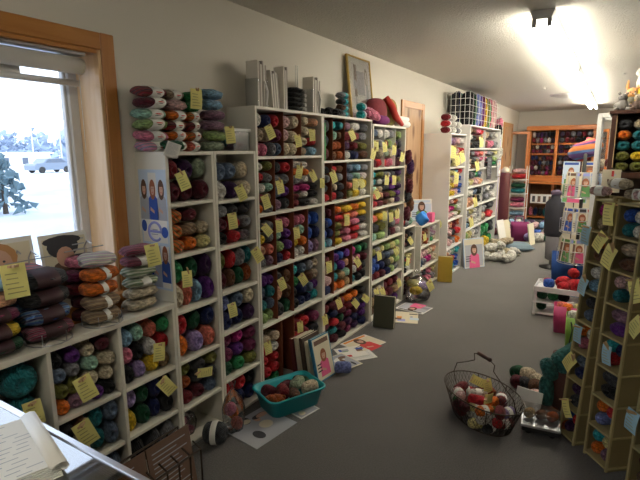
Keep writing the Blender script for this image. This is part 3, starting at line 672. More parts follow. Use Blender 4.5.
def sheet(mb, w_, h_, bg, T, style, seed, th=.002):
    """a printed cover in the local XY plane, centred, facing +Z"""
    rr = random.Random(seed); mb.bbox(-w_ / 2, w_ / 2, -h_ / 2, h_ / 2, -th, 0, M[bg] if isinstance(bg, str) else bg, min(.002, th * .4), T)
    z = .0006
    def rect(x0, x1, y0, y1, m_, zz=z): mb.poly([(x0 * w_, y0 * h_, zz), (x1 * w_, y0 * h_, zz), (x1 * w_, y1 * h_, zz), (x0 * w_, y1 * h_, zz)], M[m_], T)
    if style == 'cover':
        rect(-.47, .47, -.48, .3, rr.choice(['plb', 'pcream', 'pgreen', 'pgrey', 'pbrown'])); rect(-.42, .42, .34, .45, rr.choice(PAL))
        woman(mb, 0, -.1 * h_, min(w_, h_) * .95, rr.choice([M['hair'], M['hair2']]), M[rr.choice(['pblue', 'ppink', 'pred', 'pgreen', 'pcream'])], T, z + .0004)
        for k in range(3): rect(-.45, -.2, -.1 - .08 * k, -.13 - .08 * k, 'pdark', z + .002)
    elif style == 'pattern':
        for k in range(7): 
            x, y = rr.uniform(-.4, .25), rr.uniform(-.42, .3); rect(x, x + rr.uniform(.08, .3), y, y + rr.uniform(.06, .25), rr.choice(PAL), z + k * .0002)
    elif style == 'text':
        for k in range(12): rect(-.4, rr.uniform(.1, .4), .4 - .065 * k, .385 - .065 * k, 'pgrey')
    elif style == 'photo':
        rect(-.45, .45, -.45, .45, 'pgrey')
        for k in range(8):
            x, y = rr.uniform(-.4, .3) * w_, rr.uniform(-.4, .3) * h_; mb.ell(x, y, w_ * rr.uniform(.05, .16), h_ * rr.uniform(.04, .14), z + .0003 * (k + 1), M[rr.choice(['paper', 'pdark', 'pbrown', 'skin', 'pcream'])], T)
    return mb
def basis(o, xdir, ydir):
    x = Vector(xdir).normalized(); y = Vector(ydir).normalized(); z = x.cross(y).normalized(); y = z.cross(x)
    return Matrix(((x.x, y.x, z.x, o[0]), (x.y, y.y, z.y, o[1]), (x.z, y.z, z.z, o[2]), (0, 0, 0, 1)))
# poster on the side of the narrow bookcase (faces the window end)
pb = basis((XF - .104, 1.5505, 1.185), (1, 0, 0), (0, 0, 1)); pw, ph = .198, .60
po = MB(); po.box(-pw / 2, pw / 2, -ph / 2, ph / 2, -.0005, .0006, M['plb'])
for k, (cx, hr, tp) in enumerate(((-.063, 'hair', 'pgrey'), (0, 'hair2', 'pblue'), (.062, 'hair', 'pgrey'))):
    po.poly([(cx - .029, .06, .001), (cx + .029, .06, .001), (cx + .029, .285, .001), (cx - .029, .285, .001)], M['paper'] if k == 1 else M['plb']); woman(po, cx / .62, .155, .185, M[hr], M[tp], TM(sc=(.62, 1, 1)), .0014)
po.poly([(-.09, -.06, .001), (.09, -.06, .001), (.09, .055, .001), (-.09, .055, .001)], M['paper'])
po.ell(-.078, .02, .02, .03, .0013, M['pblue']); po.ell(.07, -.005, .025, .028, .0013, M['pblue'])
pts = []                                            # the big lower-case e
for k in range(26):
    a = math.radians(0 + 318 * k / 25); pts.append((.002 + .046 * math.cos(a), -.005 + .046 * math.sin(a), .002))
po.tube([(-.044, -.005, .002)] + pts, .0065, M['letter'], 6)
for k in range(3): po.poly([(-.028 + .005 * k, -.02 + .012 * k - .002, .0018), (.02, -.02 + .012 * k - .002, .0018), (.02, -.017 + .012 * k, .0018), (-.028 + .005 * k, -.017 + .012 * k, .0018)], M['pgrey'])
for k, (cx, hr, tp) in enumerate(((-.062, 'hair2', 'pblue'), (0, 'hair', 'pgrey'), (.062, 'hair2', 'pblue'))):
    po.poly([(cx - .029, -.29, .001), (cx + .029, -.29, .001), (cx + .029, -.075, .001), (cx - .029, -.075, .001)], M['pgrey'] if k == 1 else M['paper']); woman(po, cx / .62, -.165, .175, M[hr], M[tp], TM(sc=(.62, 1, 1)), .0014)
o = po.build('knitting_poster'); o.matrix_world = pb
tag(o, 'poster of women in blue knitwear with a big lavender letter e', 'poster')

def leaning(name, label, cat, pxc, pyc, w_, h_, style, seed, bg, zb, x, lean, rz=0, th=.004, frame=None, group=None):
    """a flat print leaning back to the wall, standing on height zb"""
    y = yat(pxc, pyc, x); o = MB(); T = TM((0, 0, 0)); 
    sheet(o, w_, h_, bg, TM((0, h_ / 2, 0)), style, seed, th)
    ob = o.build(name); up = Vector((-math.sin(lean), 0, math.cos(lean))); xd = Vector((math.sin(rz), math.cos(rz), 0))
    ob.matrix_world = basis((x, y, zb + .002), xd, up)
    return tag(ob, label, cat, group)
# prints on the sill behind the stacks
def sillprint(y, w_, h_, seed, label):
    o = MB(); T = TM((0, h_ / 2, 0)); o.bbox(-w_ / 2, w_ / 2, 0, h_, -.004, 0, M['paper'], .001)
    o.poly([(-w_ / 2 + .012, .012, .0006), (w_ / 2 - .012, .012, .0006), (w_ / 2 - .012, h_ - .02, .0006), (-w_ / 2 + .012, h_ - .02, .0006)], M['pcream'])
    hr = [M['hair2'], M['pdark']][seed]
    if seed == 0:
        o.ell(.0, h_ * .78, .075, .06, .001, mat('print_ginger', (.5, .25, .1), .7)); o.ell(.005, h_ * .72, .048, .055, .0014, M['skin']); o.ell(.0, h_ * .4, .11, .09, .001, M['plb'])
        for e in (-.018, .022): o.ell(e, h_ * .74, .006, .005, .0018, M['pdark'], None, 6)
    else:
        o.ell(-.01, h_ * .82, .07, .05, .001, hr); o.ell(-.01, h_ * .9, .085, .022, .0014, hr); o.ell(-.005, h_ * .68, .04, .045, .0016, M['skin']); o.ell(0, h_ * .38, .09, .09, .001, M['pbrown'])
        for k in range(4): o.poly([(.03 + .002 * k, h_ * (.9 - .07 * k), .0012), (w_ / 2 - .02, h_ * (.9 - .07 * k), .0012), (w_ / 2 - .02, h_ * (.885 - .07 * k), .0012), (.03, h_ * (.885 - .07 * k), .0012)], M['pgrey'])
    ob = o.build('pattern_book'); ob.matrix_world = basis((-1.968, y, .905), (0, 1, 0), (-.14, 0, 1)); return tag(ob, label, 'book')
sillprint(.865, .28, .335, 0, 'photo print of a ginger-haired child on the window sill'); sillprint(1.135, .215, .325, 1, 'print with a dark hat photo on the sill beside the child print')
MB_ = MB(); MB_.box(XW - .004 - XW, .085, -.12, 1.40, 0, .06, M['shelf']); MB_ = None
ch = MB().bbox(XW + .020, XW + .085, .30, 1.40, .825, .903, M['pineY'], .003); o = ch.build('riser_board'); tag(o, 'wooden riser board along the sill under the leaning prints', 'board')

# picture frame on the second tall bookcase
pf = thing('picture_frame', 'gold framed grey print leaning on the wall above second tall bookcase', 'picture', (0, 0, 0))
A = hit(347, 51, (XW + .02, 0, 0), (1, 0, 0)); 
y0 = yat(352, 110, -1.95); w_, h_ = .44, .54
pf.matrix_world = basis((-1.955, 3.90, 1.836), (0, 1, 0), (-.11, 0, 1))
MB().bbox(-w_ / 2 + .01, w_ / 2 - .01, .01, h_ - .01, -.012, -.002, M['paper'], .001).build('backing', pf)
gf = mat('gold_frame', (.45, .3, .08), .35, .6)
mb = MB()
for a in ((-w_ / 2, -w_ / 2 + .014, 0, h_), (w_ / 2 - .014, w_ / 2, 0, h_)): mb.bbox(a[0], a[1], a[2], a[3], -.015, .008, gf, .003)
for a in ((-w_ / 2 + .014, w_ / 2 - .014, 0, .014), (-w_ / 2 + .014, w_ / 2 - .014, h_ - .014, h_)): mb.bbox(a[0], a[1], a[2], a[3], -.015, .008, gf, .003)
mb.build('frame', pf)
mb = MB()
mb.poly([(-.06, .22, 0), (.08, .22, 0), (.08, .42, 0), (-.06, .42, 0)], M['pgrey'])
mb.poly([(-.12, .2, .0006), (-.07, .2, .0006), (-.06, .47, .0006), (-.11, .47, .0006)], M['pbrown']); mb.ell(-.095, .3, .035, .04, .001, M['pgrey']); mb.ell(-.1, .15, .02, .05, .001, M['pgrey'])
mb.ell(.12, .38, .03, .08, .0006, M['pbrown']); mb.ell(.12, .38, .015, .055, .0012, M['paper']); mb.ell(.13, .2, .03, .13, .001, M['pgrey'])
for k in range(4): mb.poly([(-.1, .08 + .012 * k, .001), (.05, .08 + .012 * k, .001), (.05, .084 + .012 * k, .001), (-.1, .084 + .012 * k, .001)], M['pgrey'])
mb.build('print', pf)
MB().box(-w_ / 2 + .014, w_ / 2 - .014, .014, h_ - .014, .003, .005, glass('frame_glass', (.99, .99, .99), .05, .02)).build('glass', pf)

# magazine files (grey, clear-fronted) on first tall bookcase
gfm = mat('booklet_grey', (.36, .32, .28), .7, noise=.2, nscale=25); gfl = mat('booklet_edge', (.72, .68, .6), .7)
def magfile(px, x, w_, d_, h_, n, lean, label, holder=True):
    y = yat(px, 105, x); o = thing('magazine_file', label, 'magazine file', (x, y, 1.833), 0, 'magazine files on first tall bookcase')
    if holder:
        hb = MB(); hb.bbox(-d_ / 2, d_ / 2, -w_ / 2 - .004, -w_ / 2, 0, .17, M['clear'], .001); hb.bbox(-d_ / 2, d_ / 2, w_ / 2, w_ / 2 + .004, 0, .17, M['clear'], .001)
        hb.bbox(-d_ / 2, d_ / 2, -w_ / 2, w_ / 2, 0, .004, M['paper'], .001)
        hb.tube([(d_ / 2, w_ / 2 - .01, .01), (d_ / 2 + .012, w_ / 2 - .012, .1), (d_ / 2, w_ / 2 - .025, .16)], .006, M['paper']); hb.build('holder', o)
    for i in range(n):
        yy = -w_ / 2 + (i + .5) * w_ / n; mb = MB(); hh = h_ * (1 - .04 * (i % 3)); T = TM((0, yy, .005), (lean * (1 + .2 * (i % 2)), 0, 0))
        mb.bbox(-d_ / 2 + .005, d_ / 2 - .004, -w_ / n * .47, w_ / n * .47, 0, hh, gfm if i % 2 else gfl, .001, T); mb.build('booklet', o)
magfile(257, -1.93, .085, .10, .27, 6, .0, 'tall grey booklets in the end magazine file, by the corner')
magfile(271, -1.93, .075, .10, .23, 6, .1, 'grey booklets leaning beside the corner magazine file', False)
magfile(281, -1.93, .045, .09, .27, 4, 0, 'slim upright bundle of grey booklets behind leaning ones', False)
magfile(311, -1.93, .095, .10, .25, 6, -.03, 'wide magazine file of grey booklets beside the black yarn')
for i in range(5):
    put_yarn('skein', 'bk', (-1.90, yat(294, 105, -1.9), 1.833 + .031 * (i + .5)), (.11, .11, .038), (0, 0, PI / 2), 'black yarn skein, %s in stack beside wide magazine file' % ['bottom', 'second up', 'third up', 'fourth up', 'topmost'][i], 'black skeins beside the magazine file')
    put_yarn('ball', 'wh', (-1.86, yat(303, 105, -1.86), 1.833 + .03 * (i + .5)), (.05, .04, .03), (0, 0, 0), 'tiny white yarn ball, %s in column beside black skeins' % ['bottom', 'second up', 'third up', 'fourth up', 'topmost'][i], 'tiny white balls beside black skeins')
nd = thing('needle_holder', 'pair of thin white rods standing behind the black skeins', 'rods', (-1.985, yat(297, 100, -1.985), 1.833))
MB().bbox(-.03, .03, -.03, .03, 0, .012, M['paper']).build('base', nd)
for s_ in (-.012, .012): MB().tube([(0, s_, .01), (0, s_, .33)], .004, M['paper']).build('rod', nd)
# items on the second tall bookcase
def yb(px, x, py=115): return yat(px, py, x)
for i, (px, x, z, c, k, s_) in enumerate([(322, -1.93, 1.86, 'bk', 'hank', (.13, .08, .06)), (330, -1.9, 1.865, 'bk', 'hank', (.16, .08, .07)), (337, -1.87, 1.86, 'bk', 'hank', (.14, .09, .065)), (341, -1.9, 1.91, 'br', 'hank', (.12, .08, .05))]):
    put_yarn(k, c, (x, yb(px, x), z), s_, (0, 0, PI / 2 + .3), '%s twisted yarn hank, %s along the top of second tall bookcase' % (cname(c), ORD[i]), 'dark hanks on second tall bookcase')
yy = yb(341, -1.95)
for i, c in enumerate(['gy', 'gy', 'ch', 'gy']):
    put_yarn('skein', c, (-1.955, yy + .03, 1.838 + .05 * (i + .5)), (.13, .09, .052), (0, 0, PI / 2), '%s yarn skein, %s in stack beside the gold frame' % (cname(c), ['bottom', 'second up', 'third up', 'topmost'][i]), 'grey skeins beside the gold frame', ('aq', M['tqp']), .3)
yy = yb(362, -1.87)
for i, c in enumerate(['tq', 'tq']): put_yarn('skein', c, (-1.875, yy, 1.836 + .065 * (i + .5)), (.085, .085, .066), (0, 0, PI / 2), 'turquoise yarn skein, %s of pair before the gold frame' % ['lower', 'upper'][i], 'turquoise pair before frame', ('gyb', M['pgrey']), .3)
put_yarn('hank', 'pk', (-1.86, yb(372, -1.86), 1.885), (.19, .1, .095), (0, .3, PI / 2 - .2), 'dusty pink yarn hank drooping at the end of second tall bookcase', None)
# colourful fabric bag on the third tall bookcase
bg = thing('fabric_bag', 'patchwork fabric bag in red, olive and purple on third tall bookcase', 'bag', (-1.93, 4.22, 1.802))
cols = [mat('bag_red', (.5, .04, .03), .9), mat('bag_olive', (.28, .24, .07), .9, noise=.5, nscale=60), mat('bag_purple', (.16, .02, .13), .9), mat('bag_maroon', (.2, .03, .04), .9, noise=.4, nscale=40)]
mb = MB()
for i, (cx, cy, cz, sx, sy, sz, mm) in enumerate([(0, -.12, .12, .09, .15, .12, cols[3]), (0, .14, .13, .09, .13, .13, cols[1])]):
    prof = [(sy * math.sin(PI * k / 12) ** .6, -sz * math.cos(PI * k / 12)) for k in range(13)]
    mb.lathe(prof, mm, 18, TM((cx, cy, cz), (0, 0, 0), (sx / sy, 1, 1)), cap=False)
mb.build('bag_body', bg, True)
MB().tube([(.06, -.04, .25), (.10, 0, .18), (.10, .1, .09), (.10, .27, .02)], [.03, .035, .035, .02], cols[0], 8, TM()).build('bag_flap', bg, True)
MB().lathe([(.03, -.12), (.045, -.06), (.045, .06), (.03, .12)], cols[2], 12, TM((.06, -.12, .045), (PI / 2, 0, 0))).build('bag_lining', bg, True)
for i, (z, r_) in enumerate(((1.832, .03), (1.885, .024))):
    o = MB().lathe([(r_ * .6, 0), (r_, .004), (r_, .29), (r_ * .6, .294)], M['paper'], 14).build('paper_roll', None, True); o.location = (-1.865 - .02 * i, 4.44 + .03 * i, z); o.rotation_euler = (-PI / 2, 0, 0)
    tag(o, ['thick white paper roll sticking out behind the patchwork bag', 'thin white paper roll lying on top of the thicker roll'][i], 'paper roll')
# grid basket of hanks on top of the widest white bookcase
gb = thing('grid_basket', 'white wire grid basket full of knitting supplies on widest bookcase', 'basket', (-1.85, 7.3, 1.902))
bx, by0, by1, bz = .155, -.86, .95, .42
mb = MB()
for y in [by0 + (by1 - by0) * k / 22 for k in range(0, 23, 2)]:
    for x in (bx,): mb.tube([(x, y, 0), (x, y, bz)], .0022, M['grid'], 4)
for z in [bz * k / 5 for k in range(6)]: mb.tube([(-bx, by0, z), (bx, by0, z), (bx, by1, z), (-bx, by1, z)], .0024, M['grid'], 4)
for x in [-bx + 2 * bx * k / 5 for k in range(6)]: mb.tube([(x, by0, 0), (x, by0, bz)], .003, M['grid'], 4)
mb.build('wire_grid', gb)
for i, (c, c2) in enumerate([('bk', 'ch'), ('bk', 'nv'), ('bk', 'dg'), ('dg', 'te'), ('pw', 'nv'), ('pw', 'pu'), ('pu', 'mg'), ('dr', 'dg'), ('ye', 'ye'), ('ol', 'gr'), ('gr', 'dg'), ('pk', 'gr'), ('lp', 'pk'), ('lp', 'ch')]):
    for q, cc_ in enumerate((c, c2)):
        put_yarn('hank', cc_, (-1.925 + .15 * (1 - q), 6.53 + .124 * i, 1.905 + .2 + .02 * (i % 2)), (.38, .135, .14), (0, PI / 2, i), '%s yarn hank, %s from the near end, %s, in wire grid basket' % (cname(cc_), ORD[i], ['aisle side', 'wall side'][q]), 'yarn inside the wire grid basket')
for i, (x_, y_, c) in enumerate([(-1.80, 5.80, 'dr'), (-1.80, 6.02, 'wh'), (-1.80, 6.24, 'gy')]):
    for k in range(3 if i < 2 else 2):
        put_yarn('skein', c if k != 1 else {'dr': 'rd', 'wh': 'wh', 'gy': 'wh'}[c], (x_, y_, 1.778 + .075 * (k + .5)), (.12, .12, .078), (0, 0, PI / 2), '%s yarn skein, %s, %s stack from the door on first white bookcase' % (cname(c if k != 1 else {'dr': 'rd', 'wh': 'wh', 'gy': 'wh'}[c]), ['bottom', 'middle', 'top'][k], ORD[i]), 'stacked skeins on first white bookcase', BW, .3)
# hanging bunch at the far end of the widest bookcase
hb = thing('hook_rack', 'wall hook holding a long bunch of hanging hanks', 'hook', (XW + .002, 8.52, 2.1))
MB().bbox(0, .02, -.06, .06, -.03, .03, M['vinyl']).build('hook_plate', hb); MB().tube([(.01, 0, 0), (.3, 0, .0), (.31, 0, .03)], .006, M['steel']).build('hook_arm', hb)
for i, c in enumerate(['pk', 'bk', 'gr', 'py', 'wh', 'ch', 'pu']):
    put_yarn('hank', c, (-1.76 + .03 * math.sin(i * 2), 8.50 + .08 * math.cos(i * 3), 2.0 - i * .115), (.17, .15, .15), (0, PI / 2, i), '%s yarn hank, %s down the hanging bunch beyond white bookcases' % (cname(c), ORD[i]), 'hanging bunch of hanks')
pnl = MB().bbox(XW + .001, XW + .012, 8.75, 10.2, 0, 1.9, M['purp'], .002).build('lavender_panel'); tag(pnl, 'pale lavender panel on the wall beyond the white bookcases', 'panel')
for i, (px, py, w_, h_) in enumerate([(489.5, 168, .3, .34), (499, 168, .3, .3)]):
    p = on(px, py, 0, X9 + .012); o = MB(); sheet(o, w_, h_, 'pbrown' if i else 'pdark', None, 'photo' if i else 'text', i)
    o = o.build('wall_card'); o.matrix_world = basis(p, (0, 1, 0), (0, 0, 1)); tag(o, ['dark display card hanging on the widest bookcase', 'brown photo card beside the dark display card'][i], 'card')

# ------------------------------------------------------------------ price tags
def tag_mesh(w_, h_, m_, bend=.006):
    mb = MB(); n = 5; vs = []
    for i in range(n + 1):
        z = -h_ * i / n; x = bend * math.sin(PI * i / n * .9)
        vs += [(x, -w_ / 2, z), (x, w_ / 2, z), (x - .0008, -w_ / 2, z), (x - .0008, w_ / 2, z)]
    fs = []
    for i in range(n):
        a = 4 * i; fs += [(a, a + 4, a + 5, a + 1), (a + 2, a + 3, a + 7, a + 6), (a, a + 2, a + 6, a + 4), (a + 1, a + 5, a + 7, a + 3)]
    fs += [(0, 1, 3, 2), (4 * n, 4 * n + 2, 4 * n + 3, 4 * n + 1)]
    mb.add(vs, fs, m_)
    rr = random.Random(int(h_ * 999))
    for k in range(5):
        i = .25 + .14 * k; z = -h_ * i; x = bend * math.sin(PI * i * .9) + .0015
        a, b2 = -w_ * rr.uniform(.3, .42), w_ * rr.uniform(.05, .4)
        mb.add([(x, a, z), (x, b2, z - .001), (x, b2, z - .0035), (x, a, z - .003)], [(0, 1, 2, 3)], mat('pencil', (.42, .38, .16), .8))
    return mb.mesh('tag_paper')
def pin_mesh():
    mb = MB()
    for s_ in (-1, 1): mb.add([(0, -.0035, -.03), (0, .0035, -.03), (s_ * .004, .0035, -.03), (s_ * .004, -.0035, -.03), (s_ * .002, -.0035, .028), (s_ * .002, .0035, .028), (s_ * .009, .0035, .03), (s_ * .009, -.0035, .03)], [(0, 1, 2, 3), (4, 7, 6, 5), (0, 4, 5, 1), (1, 5, 6, 2), (2, 6, 7, 3), (3, 7, 4, 0)], M['pin'])
    mb.tube([(-.005, 0, .006), (.005, 0, .006)], .003, M['steel'], 6)
    return mb.mesh('clothespin')
TAGM = {'y': tag_mesh(.062, .1, M['yel']), 'b': tag_mesh(.062, .1, M['bluep']), 'w': tag_mesh(.09, .08, M['paper'])}; PINM = pin_mesh()
NT = {}
def ptag(px, py, place, plane=None, tilt=0., size=1., yaw=-.35, col='y', top=True, p=None):
    """price tag whose middle shows at (px, py) on a plane in front of the shelves"""
    if p is None: p = on(px, py, 0, plane if plane is not None else XF + .035)
    k = (col, place); NT[k] = NT.get(k, 0) + 1
    return (px, py, place, p, tilt, size, yaw, col)
TAGS = []
def T1(*a, **k): TAGS.append(ptag(*a, **k))
for px, py, pl, ti, sz in [(183, 181, 'top shelf of poster bookcase', .35, .9), (187, 279, 'fourth shelf up of poster bookcase', .0, .85), (205, 372, 'fifth shelf of poster bookcase', 1.45, .85), (167, 386, 'low cubby beside the poster', .6, 1.), (159, 352, 'upper low cubby beside poster', -.1, .9),
        (86, 388, 'low cubby second from poster', .3, 1.1), (86, 433, 'middle low cubby second from poster', .35, 1.15), (34, 413, 'low cubby nearest the counter', .1, 1.), (153, 255, 'stack beside the poster', .12, 1.05), (15, 281, 'stack nearest the counter', .05, 1.25),
        (230, 135, 'plain stack on second narrow bookcase', .1, .9), (196, 99, 'topmost skein of the middle stack', -.05, 1.0), (241, 193, 'top shelf of second narrow bookcase', .4, .9), (232.5, 221, 'second shelf of second narrow bookcase', .1, .9),
        (257.5, 255, 'third shelf of second narrow bookcase', .5, .95), (232.5, 310, 'fourth shelf of second narrow bookcase', .15, .85), (268, 348, 'fifth shelf of second narrow bookcase', .15, .85),
        (270, 132, 'top shelf first tall bookcase, window side', .45, .85), (298, 141, 'top shelf first tall bookcase, middle', .2, .8), (312, 135, 'top shelf first tall bookcase, far side', .1, .8),
        (280, 187, 'second shelf first tall bookcase, second bay', .2, .85), (299, 172, 'second shelf first tall bookcase, third bay', -.2, .85), (313, 176, 'second shelf first tall bookcase, empty corner', .5, .8), (322, 183, 'post between first two tall bookcases', .0, .7), (266, 202, 'edge above third shelf first tall bookcase', .3, .85),
        (267, 230, 'third shelf first tall bookcase, first bay', .7, .8), (279, 226, 'third shelf first tall bookcase, pink balls', .1, .8), (296.5, 233, 'third shelf first tall bookcase, far bay', .1, .8), (282, 284, 'fourth shelf first tall bookcase, middle', .35, .85), (303, 279.5, 'fourth shelf first tall bookcase, far bay', .55, .9),
        (268.5, 350, 'bottom shelf first tall bookcase, red balls', .3, .01), (300, 327, 'bottom shelf first tall bookcase, in the gap', .05, .8), (325, 320, 'bottom post between tall bookcases', .2, .8)]:
    if sz < .1: continue
    x = None
    if pl.startswith('stack b') or pl.startswith('stack n'): x = -1.79
    if pl.startswith('topmost'): x = -1.86
    T1(px, py, pl, tilt=ti, size=sz, plane=x)
for px, py, pl, ti in [(352, 135, 'top shelf second tall bookcase', .5), (333.5, 177, 'second shelf second tall bookcase, first bay', .4), (355, 184, 'second shelf second tall bookcase, pale skeins', .1), (361.6, 183, 'second shelf second tall bookcase, far end', .4), (346.6, 220, 'third shelf second tall bookcase', 0.),
        (357.5, 262, 'fourth shelf second tall bookcase, middle', .6), (329, 267, 'fourth shelf second tall bookcase, window end', .1), (339, 303.5, 'bottom shelf second tall bookcase, window end', .35), (355.5, 303.5, 'bottom shelf second tall bookcase, middle', .7), (365.7, 298.5, 'bottom shelf second tall bookcase, far end', .9),
        (376, 146, 'top shelf third tall bookcase, first post', .0), (373, 154, 'post between second and third tall bookcases', -.3), (384.6, 147, 'top shelf third tall bookcase, middle', .1), (394, 150, 'top shelf third tall bookcase, third bay', -.05), (402, 157, 'far post of third tall bookcase', -.3),
        (386.6, 180, 'second shelf third tall bookcase, middle', -.1), (394, 180, 'second shelf third tall bookcase, far end', 0), (377, 194, 'second shelf third tall bookcase, window end', .6), (384.6, 216, 'third shelf third tall bookcase, first bay', .05), (391, 217, 'third shelf third tall bookcase, middle', 0.1), (397, 214, 'third shelf third tall bookcase, far bay', .1),
        (379, 255.6, 'fourth shelf third tall bookcase, window end', .2), (396, 251.5, 'fourth shelf third tall bookcase, far end', .5), (382.6, 292, 'bottom shelf third tall bookcase, middle', .4), (376.5, 293, 'bottom shelf third tall bookcase, window end', .3), (399, 283, 'bottom shelf third tall bookcase, far end', .3),
        (410.5, 241, 'top shelf of low narrow bookcase', .7), (407.5, 261.5, 'middle shelf of low narrow bookcase', -.2), (424.5, 237, 'low white bookcase, first bay', .3), (440, 224, 'low white bookcase, second bay', .6)]:
    T1(px, py, pl, tilt=ti, size=.9)
for px, py, pl in [(456, 178, 'second shelf first white bookcase'), (457, 160, 'top shelf first white bookcase'), (462, 157, 'skeins at top shelf of first white bookcase'), (453, 152, 'pink skeins in first white bookcase'), (477, 166, 'third shelf of widest bookcase'), (475, 202, 'fifth shelf of widest bookcase'), (471, 222, 'bottom shelf of widest bookcase'), (481, 142, 'top shelf of widest bookcase')]:
    T1(px, py, pl, plane=-1.62, size=1.4, tilt=R_.uniform(-.3, .4))
def build_tags():
    for px, py, pl, p, ti, sz, yaw, col in TAGS:
        cn = {'y': 'yellow', 'b': 'pale blue', 'w': 'white'}[col]
        o = link('price_tag', TAGM[col]); 
        h = .1 * sz; up = Vector((0, math.sin(ti), math.cos(ti)))
        o.rotation_mode = 'QUATERNION'
        q = Euler((ti, 0, 0)).to_matrix() if yaw is None else (Euler((0, 0, yaw)).to_matrix() @ Euler((ti, 0, 0)).to_matrix())
        o.rotation_quaternion = q.to_quaternion(); o.scale = (sz, sz, sz)
        o.location = Vector(p) + q @ Vector((0, 0, h / 2))
        tag(o, '%s paper price tag clipped to %s' % (cn, pl), 'tag', 'price tags on clothespins')
        k = link('clothespin', PINM, o); k.rotation_euler = (PI / 2 * .9, 0, PI / 2 - .5) if R_.random() < .6 else (.3, .4, 0)
        k.location = (.004, .008, -.006)

# ------------------------------------------------------------------ floor things on the left
def flat(name, label, cat, pts_px, style, bg, seed, z=0.004, th=.003, group=None):
    """a sheet lying on the floor; pts_px = photo points of its centre, width direction and height direction"""
    c = fl(*pts_px[0], z); a = fl(*pts_px[1], z); b_ = fl(*pts_px[2], z)
    xd = a - c; yd = b_ - c; w_ = 2 * xd.length; h_ = 2 * yd.length
    if xd.cross(yd).z < 0: xd = -xd
    mb = MB(); sheet(mb, w_, h_, bg, None, style, seed, th); o = mb.build(name); o.matrix_world = basis(c, xd, yd)
    return tag(o, label, cat, group)
flat('newspaper', 'open black and white newspaper on the carpet by turquoise basin', 'newspaper', [(260, 426), (278, 435), (277, 413)], 'photo', 'pgrey', 5)
flat('newspaper', 'white sheet poking out from under the turquoise basin', 'newspaper', [(300, 408), (309, 403), (310, 414)], 'photo', 'paper', 51)
# turquoise basin of yarn
c0 = fl(286, 396); 
bs = thing('plastic_basin', 'turquoise plastic basin filled with yarn on the carpet', 'basin', (-1.62, 2.235, .008), -.42)
def rrect(w_, d_, r_, z, n=5):
    out = []
    for cx, cy, a0 in ((w_ / 2 - r_, d_ / 2 - r_, 0), (-w_ / 2 + r_, d_ / 2 - r_, 90), (-w_ / 2 + r_, -d_ / 2 + r_, 180), (w_ / 2 - r_, -d_ / 2 + r_, 270)):
        for k in range(n + 1): a = math.radians(a0 + 90 * k / n); out.append((cx + r_ * math.cos(a), cy + r_ * math.sin(a), z))
    return out
def loft(mb, rings, m_, closed_bottom=True):
    n = len(rings[0]); vs = [p for r_ in rings for p in r_]; fs = []
    for i in range(len(rings) - 1):
        for k in range(n): fs.append((i * n + k, i * n + (k + 1) % n, (i + 1) * n + (k + 1) % n, (i + 1) * n + k))
    if closed_bottom: fs.append(tuple(range(n))[::-1])
    return mb.add(vs, fs, m_)
mb = loft(MB(), [rrect(.22, .33, .05, 0), rrect(.27, .38, .05, .12), rrect(.295, .405, .055, .12), rrect(.295, .405, .055, .112), rrect(.27, .38, .05, .112), rrect(.25, .36, .05, .105), rrect(.2, .31, .04, .004)], M['tqp'], True)
mb.build('basin_body', bs, True)
rr = random.Random(3)
for i, (x, y, z, c, k) in enumerate([(-.05, -.11, .09, 'mn', 'ball'), (.05, -.12, .085, 'or2', 'hank'), (-.04, .0, .095, 'mn', 'ball'), (.06, 0, .09, 'br', 'hank'), (-.04, .11, .1, 'dg', 'ball'), (.05, .12, .1, 'cr', 'skein'), (.0, .06, .12, 'sa', 'skein'), (.01, -.05, .1, 'dr', 'ball')]):
    p = bs.matrix_basis @ Vector((x, y, z + .03)); a = Matrix.Rotation(-.42, 4, 'Z') @ Vector((x, y, 0)); put_yarn(k, c, (-1.62 + a.x, 2.235 + a.y, z + .01), (.11, .08, .075), (0, .1, i * .8), '%s yarn %s among the yarn heaped in turquoise basin%s' % (cname(c), k, '' if c != 'mn' else [' near the rim', '', ' at its middle'][i]), 'yarn in the turquoise basin')
# albums, binders standing on the carpet
def book(name, label, px, py, w_, h_, th, rz, lean, m_, face=None, seed=0, x=None, y=None, zb=.003, group=None, spine=None):
    p = fl(px, py) if x is None else Vector((x, y, 0)); o = thing(name, label, 'book', (p.x, p.y, zb), rz, group)
    T = TM((0, 0, 0), (lean, 0, 0)); mb = MB()
    mb.bbox(-w_ / 2, w_ / 2, -th / 2, -th / 2 + .003, 0, h_, m_, .001, T); mb.bbox(-w_ / 2, w_ / 2, th / 2 - .003, th / 2, 0, h_, m_, .001, T)
    mb.bbox(-w_ / 2, -w_ / 2 + .003, -th / 2, th / 2, 0, h_, spine or m_, .001, T); 
    if face:
        T2 = T @ TM((0, -th / 2 - .0004, h_ / 2), (PI / 2, 0, 0)); f_ = MB(); sheet(f_, w_ * .92, h_ * .94, M['pcream'] if face != 'photo' else M['pgrey'], T2, face, seed, .0003)
        mb.build('cover', o); f_.build('cover_print', o)
    else: mb.build('cover', o)
    MB().bbox(-w_ / 2 + .004, w_ / 2 - .004, -th / 2 + .004, th / 2 - .004, .004, h_ - .004, M['pcream'], .001, T).build('pages', o)
    return o
bm1 = mat('binder_brown', (.1, .07, .05), .6); bm2 = mat('binder_red', (.16, .03, .03), .6); bm3 = mat('binder_blue', (.05, .25, .42), .5); bm4 = mat('binder_green', (.07, .08, .05), .5)
